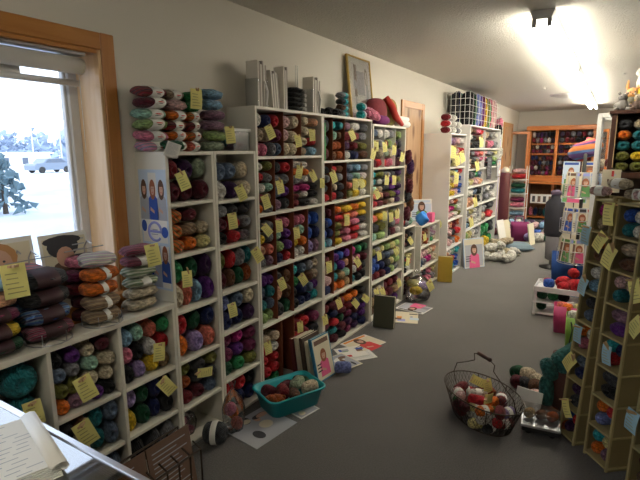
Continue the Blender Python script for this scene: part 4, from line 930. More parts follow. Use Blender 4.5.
for i, (x, c, h_) in enumerate([(-1.77, bm2, .29), (-1.735, M['pcream'], .30), (-1.70, bm1, .30), (-1.665, M['pcream'], .28)]):
    book('photo_album', ['dark red album, nearest the shelves', 'cream album between two darker ones', 'dark brown album behind the outer cream one', 'cream album just behind the blue one'][i] + ' on the carpet', 0, 0, .2, h_, .026, 1.5, -.14, c, x=x, y=2.63 + .01 * i)
book('photo_album', 'blue album leaning on the others, knitwear photo on its front', 0, 0, .2, .31, .025, 1.48, -.22, bm3, 'cover', 8, x=-1.60, y=2.65)
book('photo_album', 'dark olive binder leaning at the corner of second tall bookcase', 0, 0, .19, .29, .05, .15, -.12, bm4, None, 4, x=-1.66, y=3.76, spine=bm4)
book('photo_album', 'mustard yellow binder with white squares before the low white bookcase', 0, 0, .17, .31, .06, .25, -.05, mat('binder_mustard', (.42, .28, .03), .5), None, 2, x=-1.66, y=5.55)
put_yarn('skein', 'pw', (*fl(343, 373).xy, .045), (.12, .085, .085), (0, 0, .5), 'periwinkle yarn skein lying on the carpet by the albums', None)
for i, (c, a, b_, st, bg_, lb) in enumerate([
    ((363, 343), (375, 338), (352, 339), 'cover', 'paper', 'magazine with a portrait cover, farthest of the carpet row'), ((351, 352), (364, 350), (343, 348), 'pattern', 'paper', 'magazine with an orange and red cover on the carpet'),
    ((341, 362), (352, 358), (333, 356), 'photo', 'pcream', 'brown toned magazine nearest the blue album'), ((403, 317), (418, 318), (395, 312), 'pattern', 'pcream', 'magazine with a red stripe by the third tall bookcase'),
    ((414, 308), (428, 311), (403, 306), 'cover', 'paper', 'white-bordered magazine with one dark photo on the carpet'), ((360, 354), (372, 352), (352, 358), 'text', 'paper', 'plain white sheet tucked under the orange magazine')]):
    flat('magazine', lb, 'magazine', [c, a, b_], st, bg_, 20 + i, z=.005 + .0025 * (i % 3) if i < 5 else .003)
# black yarn ball and bagged yarn at the foot of the poster bookcase
put_yarn('ball', 'ch', (-1.735, 1.70, .06), (.13, .12, .12), (0, 0, .5), 'charcoal yarn ball with a white paper label on the carpet', None, BW, .25)
def bag(name, label, x, y, z, sx, sy, sz, codes, n, seed):
    o = thing(name, label, 'bag', (x, y, z)); rr = random.Random(seed); 
    prof = [(.0, 0), (.85, .02), (1, .2), (1, .5), (.8, .75), (.3, .92), (.12, 1.0), (.35, 1.15)]
    mb = MB(); n_ = 24; vs = []; fs = []
    for i, (r_, zz) in enumerate(prof):
        for k in range(n_):
            q = 2 * PI * k / n_; w_ = 1 + .07 * math.sin(5 * q + i) + .05 * math.sin(9 * q - 2 * i); vs.append((r_ * w_ * sx / 2 * math.cos(q), r_ * w_ * sy / 2 * math.sin(q), zz * sz))
    for i in range(len(prof) - 1):
        for k in range(n_): fs.append((i * n_ + k, i * n_ + (k + 1) % n_, (i + 1) * n_ + (k + 1) % n_, (i + 1) * n_ + k))
    mb.add(vs, fs, M['clear']); mb.build('bag_film', o, True)
    for i in range(n):
        c = codes[i % len(codes)]; q = 2.4 * i
        put_yarn('ball', c, (x + sx * .2 * math.cos(q), y + sy * .2 * math.sin(q), z + sz * (.18 + .55 * i / n)), (min(sx, sy) * .5,) * 2 + (sz * .3,), (0, 0, q), '%s yarn ball, %s up inside the %s' % (cname(c), ORD[i], {1: 'coral clear bag', 2: 'pink clear bag', 3: 'clear floor bag'}[seed]), 'yarn in the ' + label.split(' of ')[0])
    return o
bag('plastic_bag', 'clear bag with coral yarn on the bottom shelf edge', -1.735, 1.85, .004, .12, .13, .25, ['co', 'or', 'pk'], 3, 1)
bag('plastic_bag', 'clear bag with pink yarn inside poster bookcase', -1.93, 1.66, .022, .13, .13, .14, ['pk', 'wi'], 3, 2)
bag('plastic_bag', 'clear floor bag with pale balls by third tall bookcase', -1.70, 4.72, .005, .26, .3, .27, ['gy', 'lp', 'ye', 'li', 'py'], 5, 3)
TAGS.append((0, 0, 'clear floor bag by third tall bookcase', Vector((-1.53, 4.62, .2)), .5, 1.2, -.5, 'y'))
# things on the low cases
fp = leaning('framed_photo', 'white framed portrait photo on the low white bookcase', 'picture', 422, 205, .26, .26, 'cover', 31, 'paper', .742, -1.93, .12, .85, .012)
bb = thing('fabric_bundle', 'bright blue crumpled bag on the low white bookcase', 'bag', (-1.83, 5.16, .742), .5); mb = MB()
bmb = mat('bright_blue', (.02, .22, .72), .6); vs = []; n_ = 20; fs = []
for i in range(9):
    a = PI * i / 8
    for k in range(n_):
        q = 2 * PI * k / n_; w_ = 1 + .18 * math.sin(3 * q + i) * math.sin(a); vs.append((.07 * math.sin(a) * w_ * math.cos(q), .13 * math.sin(a) * w_ * math.sin(q), .07 - .07 * math.cos(a) * (1 + .25 * math.sin(2 * q))))
for i in range(8):
    for k in range(n_): fs.append((i * n_ + k, i * n_ + (k + 1) % n_, (i + 1) * n_ + (k + 1) % n_, (i + 1) * n_ + k))
mb.add(vs, fs, bmb).build('bag_body', bb, True)
for i, (y, x, z, c, s_) in enumerate([(4.67, -1.88, .83, 'rd', .1), (4.66, -1.93, .835, 'nv', .11), (4.84, -1.87, .82, 'mi', .09), (4.76, -1.9, .82, 'lp', .09), (4.68, -1.85, .82, 'gy', .08)][:5]):
    put_yarn('ball', c, (x, y, .782 + s_ / 2), (s_, s_, s_), (0, 0, i), '%s yarn ball lying on top of low narrow bookcase' % cname(c), 'balls on the low narrow bookcase')
ct = MB(); ct.bbox(-.05, .05, -.09, .09, 0, .055, M['whp'], .006); ct.bbox(-.05, .05, -.085, .085, .06, .115, M['whp'], .006); ct.bbox(-.05, .05, -.08, .08, .12, .17, M['lpk'] if 'lpk' in M else mat('pale_pink_box', (.75, .55, .58), .6), .006)
cb = thing('drawer_box', 'white box of tiny drawers beside the framed portrait', 'box', (-1.93, 5.56, .742)); ct.build('box_body', cb)
bk_ = MB().bbox(-.035, .035, -.05, .05, 0, .11, M['ppink'], .004).build('small_box'); bk_.location = (-1.82, 5.42, .742); tag(bk_, 'small pink box beside the bright blue bag', 'box')
# dangling dark hanks on the side of third tall bookcase
for i in range(7):
    put_yarn('hank', ['mn', 'dp', 'br', 'mn', 'ch', 'br', 'mn'][i], (-1.80 + .02 * (i % 2), 4.60 + .02 * (i % 3), 1.50 - .095 * i), (.13, .09, .09), (0, PI / 2, i), '%s yarn hank, %s down the bunch hanging by door casing' % (cname(['mn', 'dp', 'br', 'mn', 'ch', 'br', 'mn'][i]), ORD[i]), 'dark bunch hanging by the door casing')
# before the widest bookcase
leaningp = [('pattern_book', 'blue toned pattern print standing at the foot of white bookcase', 469, 267, .3, .36, 'cover', 44, 'plb', -1.60)]
o = book('pattern_book', 'blue toned pattern book standing at the foot of first white bookcase', 0, 0, .34, .40, .02, .95, -.15, M['plb'], 'cover', 44, x=-1.53, y=6.45)
rr = random.Random(12)
for i in range(9):
    put_yarn('hank', 'cr' if i % 4 == 3 else 'wh', (-1.50 + .17 * (i % 3) * .9, 7.0 + .24 * (i // 3), .07 if i < 9 else .16), (.24, .14, .14), (rr.uniform(0, 3), 0, rr.uniform(-1, 1) + 1.5), '%s yarn hank, %s row out, %s along, in white floor heap' % (cname('cr' if i % 4 == 3 else 'wh'), ORD[i % 3], ORD[i // 3]), 'white heap on the carpet')
for i in range(4): put_yarn('hank', ['wh', 'wh', 'cr', 'be'][i], (-1.46 + .1 * (i % 2), 7.1 + .2 * i, .185), (.22, .13, .12), (1, 0, 1 + i), '%s yarn hank, %s along the top layer of white floor heap' % (cname(['wh', 'wh', 'cr', 'be'][i]), ORD[i]), 'white heap on the carpet')
for i, (x, y, h_, m_, rz, lean, lb) in enumerate([(-1.52, 8.35, .42, M['paper'], 1.2, -.25, 'tall pale board leaning at the end of white bookcases'), (-1.48, 8.52, .40, M['pcream'], 1.2, -.2, 'cream board behind the pale leaning board'), (-1.10, 8.55, .36, M['pcream'], 1.3, -.15, 'narrow cream board beside the magenta bag')]):
    book('display_board', lb, 0, 0, .2, h_, .02, rz, lean, m_, x=x, y=y)
mbag = thing('tote_bag', 'dark magenta tote bag standing on the carpet before the far pile', 'bag', (-1.36, 8.85, .003), .3)
mm_ = mat('magenta_cloth', (.22, .02, .11), .8); mb = loft(MB(), [rrect(.26, .12, .03, 0), rrect(.28, .14, .03, .26), rrect(.29, .11, .02, .33), rrect(.27, .09, .02, .32), rrect(.24, .09, .02, .05)], mm_); mb.build('bag_body', mbag, True)
MB().tube([(-.08, .05, .31), (-.06, .05, .43), (.06, .05, .43), (.08, .05, .31)], .01, mm_).build('bag_handle', mbag)
pl = thing('cushion', 'slate grey cushion lying on the carpet by the magenta bag', 'cushion', (-1.28, 7.95, .005), .4); vs = []; fs = []; n_ = 14
for i in range(n_ + 1):
    for j in range(n_ + 1):
        u, v = i / n_ * 2 - 1, j / n_ * 2 - 1; hgt = .055 * ((1 - u ** 4) * (1 - v ** 4)) ** .5; vs.append((u * .26, v * .2, .06 + hgt))
for i in range(n_ + 1):
    for j in range(n_ + 1):
        u, v = i / n_ * 2 - 1, j / n_ * 2 - 1; vs.append((u * .26, v * .2, .06 - .055 * ((1 - u ** 4) * (1 - v ** 4)) ** .5))
N1 = (n_ + 1) ** 2
for i in range(n_):
    for j in range(n_):
        a = i * (n_ + 1) + j; fs.append((a, a + n_ + 1, a + n_ + 2, a + 1)); fs.append((N1 + a, N1 + a + 1, N1 + a + n_ + 2, N1 + a + n_ + 1))
MB().add(vs, fs, mat('slate_cloth', (.14, .2, .25), .9)).build('cushion_body', pl, True)
MB().tube([(-.26, -.2, .06), (.26, -.2, .06), (.26, .2, .06), (-.26, .2, .06)], .006, mat('slate_cloth', (.1, .15, .2)), closed=True).build('piping', pl)

# far floor pile of yarn before the hutch
rr = random.Random(21); cyc = ['mn', 'dp', 'gy', 'ch', 'sl', 'wh', 'bl', 'pu', 'bk', 'lp', 'wi', 'te', 'sl', 'gy', 'pk', 'li', 'lb', 'cr']
cnt = {}
for i in range(60):
    top = i >= 40; k_ = i - 40 if top else i; row, colm = divmod(k_, 10); x = -1.86 + colm * .118 + (.05 if top else 0); y = 9.28 + row * .36 + .045 * colm + (.22 if top else 0); c = cyc[(i * 7 + row) % len(cyc)]
    if x < -1.7 and y > 9.7: continue
    put_yarn('skein', c, (x, y, .062 + (.115 if top else 0)), (.32, .115, .12), (rr.uniform(0, 3), 0, PI / 2 + rr.uniform(-.15, .15)), '%s yarn skein, %s row back, %s from wall, %s layer of far heap' % (cname(c), ORD[row], ORD[colm], ['lower', 'upper'][top]), 'far heap of yarn before the hutch')
for i, (x, y, c, s_) in enumerate([(-1.08, 9.0, 'wh', .2), (-.98, 9.2, 'lp', .2), (-.93, 9.08, 'dg', .18), (-1.2, 8.98, 'li', .2), (-1.32, 9.05, 'pu', .2), (-.86, 9.4, 'gy', .18)]):
    put_yarn('ball', c, (x + .02, y - .12, s_ * .4 + .005), (s_, s_, s_ * .8), (0, 0, i), 'large %s yarn ball, front of the far heap' % cname(c), 'large balls before the far heap')
flat('knitting_chart', 'yellow and white strip lying before the far heap', 'sheet', [(523, 229.5), (531, 229.5), (523, 228)], 'pattern', 'py' if 'py' in M else 'pcream', 77)
wb = MB().bbox(-.2, .2, -.15, .15, 0, .17, M['whp'], .01).build('storage_box'); wb.location = (-.55, 9.95, .001); tag(wb, 'white storage box at the end of the far heap', 'box')

# ------------------------------------------------------------------ hutch at the back wall
HX0, HX1, HY, HZ = -1.72, -.44, 11.62, 2.06
ht = thing('hutch', 'orange-brown wooden hutch with open glass doors at the back wall', 'cabinet', ((HX0 + HX1) / 2, 11.86, 0))
def hp(n_, a0, a1, b0, b1, c0, c1, m_, bv=.004): 
    ox = (HX0 + HX1) / 2; return MB().bbox(a0 - ox, a1 - ox, b0 - 11.86, b1 - 11.86, c0, c1, m_, bv).build(n_, ht)
hp('back_panel', HX0, HX1, 12.07, 12.09, 0, HZ, M['hutchd'])
xs = [HX0, (HX0 + HX1) / 2 - .09, HX1]
for x in (HX0, HX1 - .04): hp('side_panel', x, x + .04, HY, 12.07, 0, HZ, M['hutch'])
hp('centre_post', xs[1] - .03, xs[1] + .03, HY, 12.07, 0, HZ, M['hutch'])
for z0, z1 in ((1.99, 2.06),): hp('cornice', HX0 - .06, HX1 + .04, HY - .04, 12.07, z0, z1 + .03, M['hutch'], .012)
for z in (.1, .85, 1.02, 1.5, 1.72): hp('shelf', HX0 + .04, HX1 - .04, HY + .02, 12.07, z - .03, z, M['hutch'])
hp('drawer_front', HX0 + .04, xs[1] - .03, HY - .002, HY + .02, .885, .985, M['hutch']); hp('drawer_front', xs[1] + .03, HX1 - .04, HY - .002, HY + .02, .885, .985, M['hutch'])
hp('counter_ledge', HX0 - .02, HX1 + .02, HY - .16, 12.07, .84, .88, M['hutch'], .008)
for s_, hx, ang in ((-1, HX0, math.radians(205)), (1, HX1, math.radians(-62))):
    dr_ = MB(); L_ = .52; z0, z1 = 1.0, 1.98
    for a in ((0, .05, z0, z1), (L_ - .05, L_, z0, z1), (.05, L_ - .05, z0, z0 + .06), (.05, L_ - .05, z1 - .06, z1)): dr_.bbox(a[0], a[1], -.01, .01, a[2], a[3], M['hutch'], .003)
    d_ = dr_.build('glass_door', ht); d_.location = (hx - (HX0 + HX1) / 2, HY - 11.86 - .012, 0); d_.rotation_euler = (0, 0, ang)
    MB().box(.05, L_ - .05, -.002, .002, z0 + .06, z1 - .06, M['pane']).build('pane', d_)
rr = random.Random(5)
hc = ['mn', 'dp', 'wi', 'ch', 'dr', 'gy', 'nv', 'wi', 'bk', 'ch', 'dr', 'vd', 'br', 'mn', 'vd', 'mg']
for si, (z0, z1, nr) in enumerate([(1.02, 1.47, 4), (1.50, 1.69, 2), (1.72, 1.98, 2)]):
    for hi_, (x0, x1) in enumerate([(HX0 + .05, xs[1] - .04), (xs[1] + .04, HX1 - .05)]):
        nc = 6 if hi_ == 0 else 6; w_ = (x1 - x0) / nc; h_ = (z1 - z0) / nr
        for r_ in range(nr):
            for k in range(nc):
                c = rr.choice(hc) if rr.random() > .1 else 'wh'
                put_yarn('skein', c, (x0 + (k + .5) * w_, HY + .12, z0 + (r_ + .5) * h_ * .97), (.17, w_ * .97, h_ * .94), (0, 0, PI / 2), '%s yarn, %s from %s, row %s, %s, %s shelf of hutch' % (cname(c), ORD[k], 'side', ['one', 'two', 'three', 'four'][r_] + ' up', ['window half', 'far half'][hi_], ['lower', 'middle', 'upper'][si]), 'yarn on the hutch shelves')
for i in range(11):
    c = rr.choice(['gy', 'lb', 'ch', 'pk', 'te', 'nv', 'wh', 'bk']); x = HX0 + .12 + i * .1 + (.06 if i > 6 else 0)
    put_yarn('skein', c, (x, HY + .15, .10 + .1), (.2, .095, .19), (0, 0, PI / 2), '%s yarn skein, %s along the bottom of hutch' % (cname(c), ORD[i]), 'yarn at the bottom of the hutch')
tb_ = MB(); tb_.bbox(-.3, .3, -.005, .005, 0, .2, M['paper'], .002)
for k in range(5): tb_.poly([(-.26 + .11 * k, -.0056, .03), (-.2 + .11 * k, -.0056, .03), (-.2 + .11 * k, -.0056, .16), (-.26 + .11 * k, -.0056, .16)], M['pbrown'] if k % 2 else M['pdark'])
o = tb_.build('display_banner'); o.location = (-1.28, HY - .2, .42); tag(o, 'white banner strip with dark panels before the lower hutch', 'banner')
ib = thing('wire_shelf', 'white wire shelf stack of folded yarn beside the hutch', 'shelf', (-1.76, 10.9, .0))
mb = MB()
for z in (.05, .35, .65, .95):
    mb.bbox(-.17, .17, -.15, .15, z, z + .01, M['grid'])
for x in (-.17, .17):
    for y in (-.15, .15): mb.bbox(x - .008, x + .008, y - .008, y + .008, 0, 1.25, M['grid'])
mb.build('shelf_frame', ib)
for i, z in enumerate((.06, .36, .66, .96)):
    for k in range(2):
        c = [['gy', 'lb'], ['pk', 'wi'], ['te', 'dg'], ['rd', 'lp']][i][k]
        put_yarn('skein', c, (-1.76, 10.9, z + .065 + .11 * k + .002), (.28, .22, .11), (0, 0, 0), '%s yarn skein, %s on the %s tier of white wire shelf' % (cname(c), ['lower', 'upper'][k], ['bottom', 'second', 'third', 'top'][i]), 'yarn on the white wire shelf')
fx = thing('bolt_stand', 'dark red upright roll with white top by far doorway', 'roll', (-1.86, 9.95, 0))
MB().lathe([(.09, 0), (.1, .02), (.1, 1.12), (.08, 1.14)], mat('roll_red', (.09, .012, .012), .6), 20).build('roll_body', fx, True); MB().lathe([(.03, 1.14), (.08, 1.15), (.08, 1.2), (.03, 1.25)], M['pcream'], 16).build('roll_cap', fx, True)

# ------------------------------------------------------------------ lights
TUBE = emis('fluorescent_tube', (1.0, .93, .78), 52.0)
TUBE2 = emis('dim_fill_tube', (1.0, .93, .78), 17.0)  # emission turned down for the added fill strip behind the camera
def strip(y0, label, x=-.495, L_=2.42, tm=None):
    o = thing('strip_light', label, 'ceiling light', (x, y0, ZC)); 
    MB().add([(-.075, 0, 0), (.075, 0, 0), (.055, 0, -.055), (-.055, 0, -.055), (-.075, L_, 0), (.075, L_, 0), (.055, L_, -.055), (-.055, L_, -.055)], [(0, 3, 2, 1), (4, 5, 6, 7), (0, 4, 7, 3), (1, 2, 6, 5), (3, 7, 6, 2), (0, 1, 5, 4)], M['whp']).build('housing', o)
    mb = MB()
    for s_ in (-.045, .045):
        t_ = MB().lathe([(.019, .04), (.019, L_ - .04)], tm or TUBE, 12, TM((s_, 0, -.083), (-PI / 2, 0, 0))).build('tube', o, True)
        for yy in (0.0, L_ - .035): MB().bbox(s_ - .014, s_ + .014, yy, yy + .035, -.1, -.05, M['alu']).build('lamp_holder', o)
strip(3.5, 'nearest fluorescent strip light with two bare tubes on ceiling'); strip(6.0, 'middle fluorescent strip light in the ceiling row'); strip(8.45, 'farthest fluorescent strip light in the ceiling row')
strip(6.0, 'fluorescent strip light on the ceiling over the other aisle', x=2.4); strip(8.45, 'far fluorescent strip light over the other aisle', x=2.4)
strip(-2.0, 'unseen fluorescent strip light added for fill over the counter end', tm=TUBE2)  # out of view, added to brighten the near left wall and shelves
vt = thing('ceiling_vent', 'round white ceiling vent beside the strip lights', 'vent', (-.80, 8.9, ZC))
MB().lathe([(.24, 0), (.23, -.015), (.17, -.02), (.16, -.035), (.09, -.04), (.08, -.05), (.0001, -.055)], M['blind'], 24).build('vent_cone', vt, True); MB().lathe([(.25, 0), (.25, -.008), (.24, -.01)], M['vinyl'], 24).build('vent_rim', vt, True)
w_ = bpy.data.worlds.new('World'); S.world = w_; w_.use_nodes = True; t = w_.node_tree; bgn = t.nodes['Background']
tc = t.nodes.new('ShaderNodeTexCoord'); sp = t.nodes.new('ShaderNodeSeparateXYZ'); cr = t.nodes.new('ShaderNodeValToRGB')
cr.color_ramp.elements[0].color = (.86, .92, 1, 1); cr.color_ramp.elements[1].color = (.62, .76, 1, 1); cr.color_ramp.elements[0].position = 0
t.links.new(tc.outputs['Generated'], sp.inputs[0]); t.links.new(sp.outputs[2], cr.inputs[0]); t.links.new(cr.outputs[0], bgn.inputs[0]); bgn.inputs[1].default_value = 3.0

# ------------------------------------------------------------------ glass counter in front
CZ = .95
ctr = thing('glass_counter', 'glass-topped sales counter with aluminium edging beside the window', 'counter', (0, 0, 0))
MB().box(-1.55, -.30, -.35, .50, CZ - .006, CZ, glass('counter_glass', (.72, .78, .8), .03, 1.0)).build('glass_top', ctr)
mb = MB(); mb.bbox(-1.57, -.28, .50, .515, CZ - .02, CZ + .004, M['alu'], .002); mb.bbox(-1.57, -1.55, -.35, .515, CZ - .02, CZ + .004, M['alu'], .002); mb.bbox(-.30, -.28, -.35, .515, CZ - .02, CZ + .004, M['alu'], .002); mb.build('metal_edge', ctr)
mb = MB(); mb.bbox(-1.56, -.29, -.35, .505, 0, .45, M['darkw'], .004); mb.build('cabinet_base', ctr)
mb = MB(); mb.box(-1.54, -.31, .497, .500, .45, CZ - .02, M['pane']); mb.build('front_glass', ctr)
MB().box(-1.54, -.31, -.34, .49, .70, .706, M['pane']).build('glass_shelf', ctr)
for i, (x, c) in enumerate([(-1.4, 'wi'), (-1.25, 'mv'), (-1.1, 'or2'), (-.95, 'gr'), (-.8, 'ye'), (-.65, 'te')]):
    put_yarn('skein', c, (x, .40, .745), (.13, .075, .075), (0, 0, PI / 2 + .2), '%s yarn skein on the glass shelf inside the counter' % cname(c), 'skeins inside the counter')
    put_yarn('skein', ['br', 'sa', 'bl', 'rd', 'li', 'cr'][i], (x + .05, .2, .745), (.13, .075, .075), (0, 0, PI / 2 - .2), '%s yarn skein farther back inside the counter' % cname(['br', 'sa', 'bl', 'rd', 'li', 'cr'][i]), 'skeins inside the counter')
# notebook on the counter
nb = thing('notebook', 'open white paper pad with handwriting on the glass counter', 'notebook', (-1.083, .366, CZ + .001), math.radians(75))
mb = MB()
for k in range(7): mb.bbox(-.16 + .002 * k, .125, -.2 + .003 * k, .055 - .001 * k, .003 * k, .003 * k + .0024, M['paper'], .0008)
mb.build('pages', nb)
mb = MB()
rr = random.Random(9)
for k in range(15):
    y = .03 - .016 * k; x = -.14
    while x < .08:
        l_ = rr.uniform(.01, .04); mb.poly([(x, y, .0222), (x + l_, y, .0222), (x + l_, y + .0025, .0222), (x, y + .0025, .0222)], M['pgrey']); x += l_ + rr.uniform(.006, .03)
mb.build('handwriting', nb)
mb = MB(); pts = [(0, .0222 + 0), (0, .0222)]
vs = []; fs = []; prof = [(.105, .0225), (.115, .027), (.125, .029), (.134, .026), (.137, .018), (.131, .012), (.124, .015)]
for x, z in prof: vs += [(x, -.2, z), (x, .05, z)]
for i in range(len(prof) - 1): fs.append((2 * i, 2 * i + 1, 2 * i + 3, 2 * i + 2))
o = MB().add(vs, fs, M['paper']).build('curled_page', nb, True); md = o.modifiers.new('s', 'SOLIDIFY'); md.thickness = .0012
# wire rack of patterns between counter and shelves
wr = thing('wire_rack', 'dark wire rack of pattern leaflets before the low bookcase', 'rack', (-1.50, .99, 0), 0)
mb = MB()
for k in range(12):
    y = -.34 + .68 * k / 11; mb.tube([(.05, y, .0), (.05, y, .28), (.0, y, .30)], .004, M['rust'], 5); mb.tube([(-.09, y, 0), (-.09, y, .34)], .004, M['rust'], 5)
for z in (.02, .28): mb.tube([(.05, -.34, z), (.05, .34, z)], .005, M['rust'], 5)
for z in (.02, .34): mb.tube([(-.09, -.34, z), (-.09, .34, z)], .005, M['rust'], 5)
for y in (-.34, .34): mb.tube([(-.09, y, .02), (.05, y, .02)], .005, M['rust'], 5)
mb.build('wire_frame', wr)
for k in range(3):
    o = MB(); sheet(o, .23, .32, ['pbrown', 'pbrown', 'pbrown'][k], None, 'text', 60 + k, .006); o = o.build('pattern_leaflet'); o.matrix_world = basis((-1.515, .76 + .235 * k, .205), (0, 1, .0), (-.15, 0, 1))
    tag(o, ['brown printed pattern leaflet, window end of the wire rack', 'brown printed pattern leaflet in the middle of wire rack', 'brown printed pattern leaflet, aisle end of the wire rack'][k], 'leaflet', 'leaflets in the wire rack')

# ------------------------------------------------------------------ wire basket on the carpet
BX, BY, BA = -.555, 2.70, -.66
wk = thing('wire_basket', 'oval wire mesh basket of small skeins with wooden grip handle', 'basket', (BX, BY, .004), BA)
rx, ry, bh = .275, .18, .17
def ov(f_, z, n=28): return [(rx * f_ * math.cos(2 * PI * k / n), ry * f_ * math.sin(2 * PI * k / n), z) for k in range(n)]
def fz(t_): return .74 + .26 * t_
mb = MB()
for k in range(56):
    q = 2 * PI * k / 56
    for dq in (.35, -.35):
        mb.tube([(rx * fz(t_) * math.cos(q + dq * t_), ry * fz(t_) * math.sin(q + dq * t_), bh * t_) for t_ in (0, .33, .66, 1)], .0011, M['rust'], 3)
for i in range(-6, 7):
    x = i * .027; yy = ry * .74 * math.sqrt(max(0, 1 - (x / (rx * .74)) ** 2)); mb.tube([(x, -yy, .002), (x, yy, .002)], .001, M['rust'], 3)
mb.build('wire_mesh', wk)
mb = MB(); mb.tube(ov(1, bh, 36), .0035, M['rust'], 6, closed=True); mb.tube(ov(.74, .003, 36), .003, M['rust'], 6, closed=True); 
for q in range(0, 360, 45): a = math.radians(q); mb.tube([(rx * .74 * math.cos(a), ry * .74 * math.sin(a), .003), (rx * math.cos(a), ry * math.sin(a), bh)], .0025, M['rust'], 5)
mb.build('rim', wk)
mb = MB()
for s_ in (-1, 1):
    mb.tube([(s_ * rx, 0, bh), (s_ * rx * .9, 0, bh + .07), (s_ * rx * .55, 0, bh + .12), (s_ * rx * .3, 0, bh + .16), (s_ * rx * .32, 0, bh + .2), (s_ * .04, 0, bh + .215)], .003, M['rust'], 6)
mb.build('handle_wire', wk)
MB().lathe([(.009, -.055), (.013, -.05), (.011, -.03), (.012, 0), (.011, .03), (.013, .05), (.009, .055)], M['darkw'], 12, TM((0, 0, bh + .216), (0, PI / 2, 0))).build('handle_grip', wk, True)
Rb = Matrix.Rotation(BA, 4, 'Z')
def inb(x, y): v = Rb @ Vector((x, y, 0)); return (BX + v.x, BY + v.y)
cc = ['or', 'vk', 'or2', 'wh', 'dr', 'lp', 'rd', 'or', 'dr', 'wh', 'py', 'ch', 'lg', 'li', 'mn', 'or', 'vk', 'rd', 'or2', 'gr', 'mn', 'py', 'wh', 'rd']
n_ = 0
for ly, (z, f_, num) in enumerate([(.034, .6, 12), (.084, .64, 12), (.128, .6, 9)]):
    for k in range(num):
        q = 2 * PI * k / num + ly * .3; r_ = f_ if k % 3 else f_ * .35
        x, y = inb(rx * r_ * math.cos(q), ry * r_ * math.sin(q)); c = cc[n_ % len(cc)]; n_ += 1
        put_yarn('skein', c, (x, y, z), (.105, .06, .055), (0, 0, q * 1.3), '%s mini skein, %s round the %s layer in wire basket' % (cname(c), ORD[k], ['lower', 'middle', 'upper'][ly]), 'mini skeins in the wire basket', BW if k % 2 else None, .3)
for i, (x, y, ti) in enumerate([(-.1, .05, 1.2), (-.03, .06, .2), (.09, -.03, 1.35)]):
    xx, yy = inb(x, y); TAGS.append((0, 0, ['the mini skeins at the far rim of wire basket', 'the upright centre card of wire basket', 'the mini skeins at the aisle rim of wire basket'][i], Vector((xx, yy, .18)), ti, .9, -1.3 + i * .5, 'y'))

# ------------------------------------------------------------------ right-hand towers of pockets
def tower(P0, uang, w_, dep0, dep1, H_, n, label, codes, seed):
    """tapering board tower: front leans back; cells open in front and ribbed on the sides. P0 = front corner on the floor"""
    o = thing('display_tower', label, 'display stand', (P0[0], P0[1], 0), uang)       # local +X along the front, local -Y is the outward normal
    t_ = .012; sh = dep0 - dep1; ls = sh / H_                                       # front shifts +Y with height
    T = Matrix(((1, 0, 0, 0), (0, 1, ls, 0), (0, 0, 1, 0), (0, 0, 0, 1)))
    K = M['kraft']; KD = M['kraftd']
    mb = MB(); mb.bbox(0, t_, 0, .014, 0, H_, K, .002, T); mb.bbox(w_ - t_, w_, 0, .014, 0, H_, K, .002, T); mb.build('front_post', o)
    mb = MB(); mb.bbox(0, t_, dep0 - .014, dep0, 0, H_, K, .002); mb.bbox(w_ - t_, w_, dep0 - .014, dep0, 0, H_, K, .002); mb.build('rear_post', o)
    def side(x0, x1, m_):
        return MB().add([(x0, .014, 0), (x0, dep0 - .014, 0), (x0, dep0 - .014, H_), (x0, .014 + sh, H_), (x1, .014, 0), (x1, dep0 - .014, 0), (x1, dep0 - .014, H_), (x1, .014 + sh, H_)], [(0, 3, 2, 1), (4, 5, 6, 7), (0, 1, 5, 4), (1, 2, 6, 5), (2, 3, 7, 6), (3, 0, 4, 7)], m_)
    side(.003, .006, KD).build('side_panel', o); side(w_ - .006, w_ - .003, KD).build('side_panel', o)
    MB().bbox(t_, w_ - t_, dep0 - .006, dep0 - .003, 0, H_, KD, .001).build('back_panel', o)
    zs = [.02 + (H_ - .04) * k / n for k in range(n + 1)]
    for z in zs:
        y0 = ls * z
        MB().bbox(.001, w_ - .001, y0 - .001, dep0 - .001, z - .006, z + .004, K, .001).build('shelf', o)
    for z in zs[:-1]: MB().bbox(w_ - .002, w_ + .006, ls * z + .01, dep0, z - .004, z + .004, K, .001).build('side_rib', o)
    rr = random.Random(seed); Rz = Matrix.Rotation(uang, 3, 'Z')
    for k, row in enumerate(codes[::-1]):
        cs = row.split(); z0 = zs[k] + .005; cell = zs[k + 1] - zs[k] - .012; nn = len(cs); 
        lay = 1 if nn <= 1 else 2
        for j, c in enumerate(cs):
            if c == '..': continue
            lw = (w_ - .03) / (1 if nn <= 2 and lay == 2 else (2 if nn > 2 else 1)); 
            if nn == 1: cx, zz, hh = w_ / 2, z0 + cell * .42, cell * .84
            elif nn == 2: cx, zz, hh = w_ / 2, z0 + cell * (.23 + .46 * (1 - j)), cell * .46
            else: cx, zz, hh = .015 + lw * (.5 + j % 2), z0 + cell * (.23 + .46 * (1 - j // 2)), cell * .46
            D_ = min(.1, dep0 - ls * zz - .03); yy = ls * zz + .012 + D_ / 2 + .004
            v = Rz @ Vector((cx, yy, 0))
            put_yarn('ball' if nn > 2 else 'hank' if rr.random() < .3 else 'ball', c, (P0[0] + v.x, P0[1] + v.y, zz), (D_, lw * .97, hh * .97), (0, 0, uang + PI / 2) if False else (0, 0, 0), '', None) if False else \
            tyarn(c, P0[0] + v.x, P0[1] + v.y, zz, D_, lw * .96, hh * .96, uang, '%s yarn, spot %s, %s cell up, %s' % (cname(c), ['one', 'two', 'three', 'four'][j], ORD[k], label.split(',')[0].replace('beige pocket tower', 'beige tower')), 'yarn in the %s' % label.split(',')[0], nn)
    return o
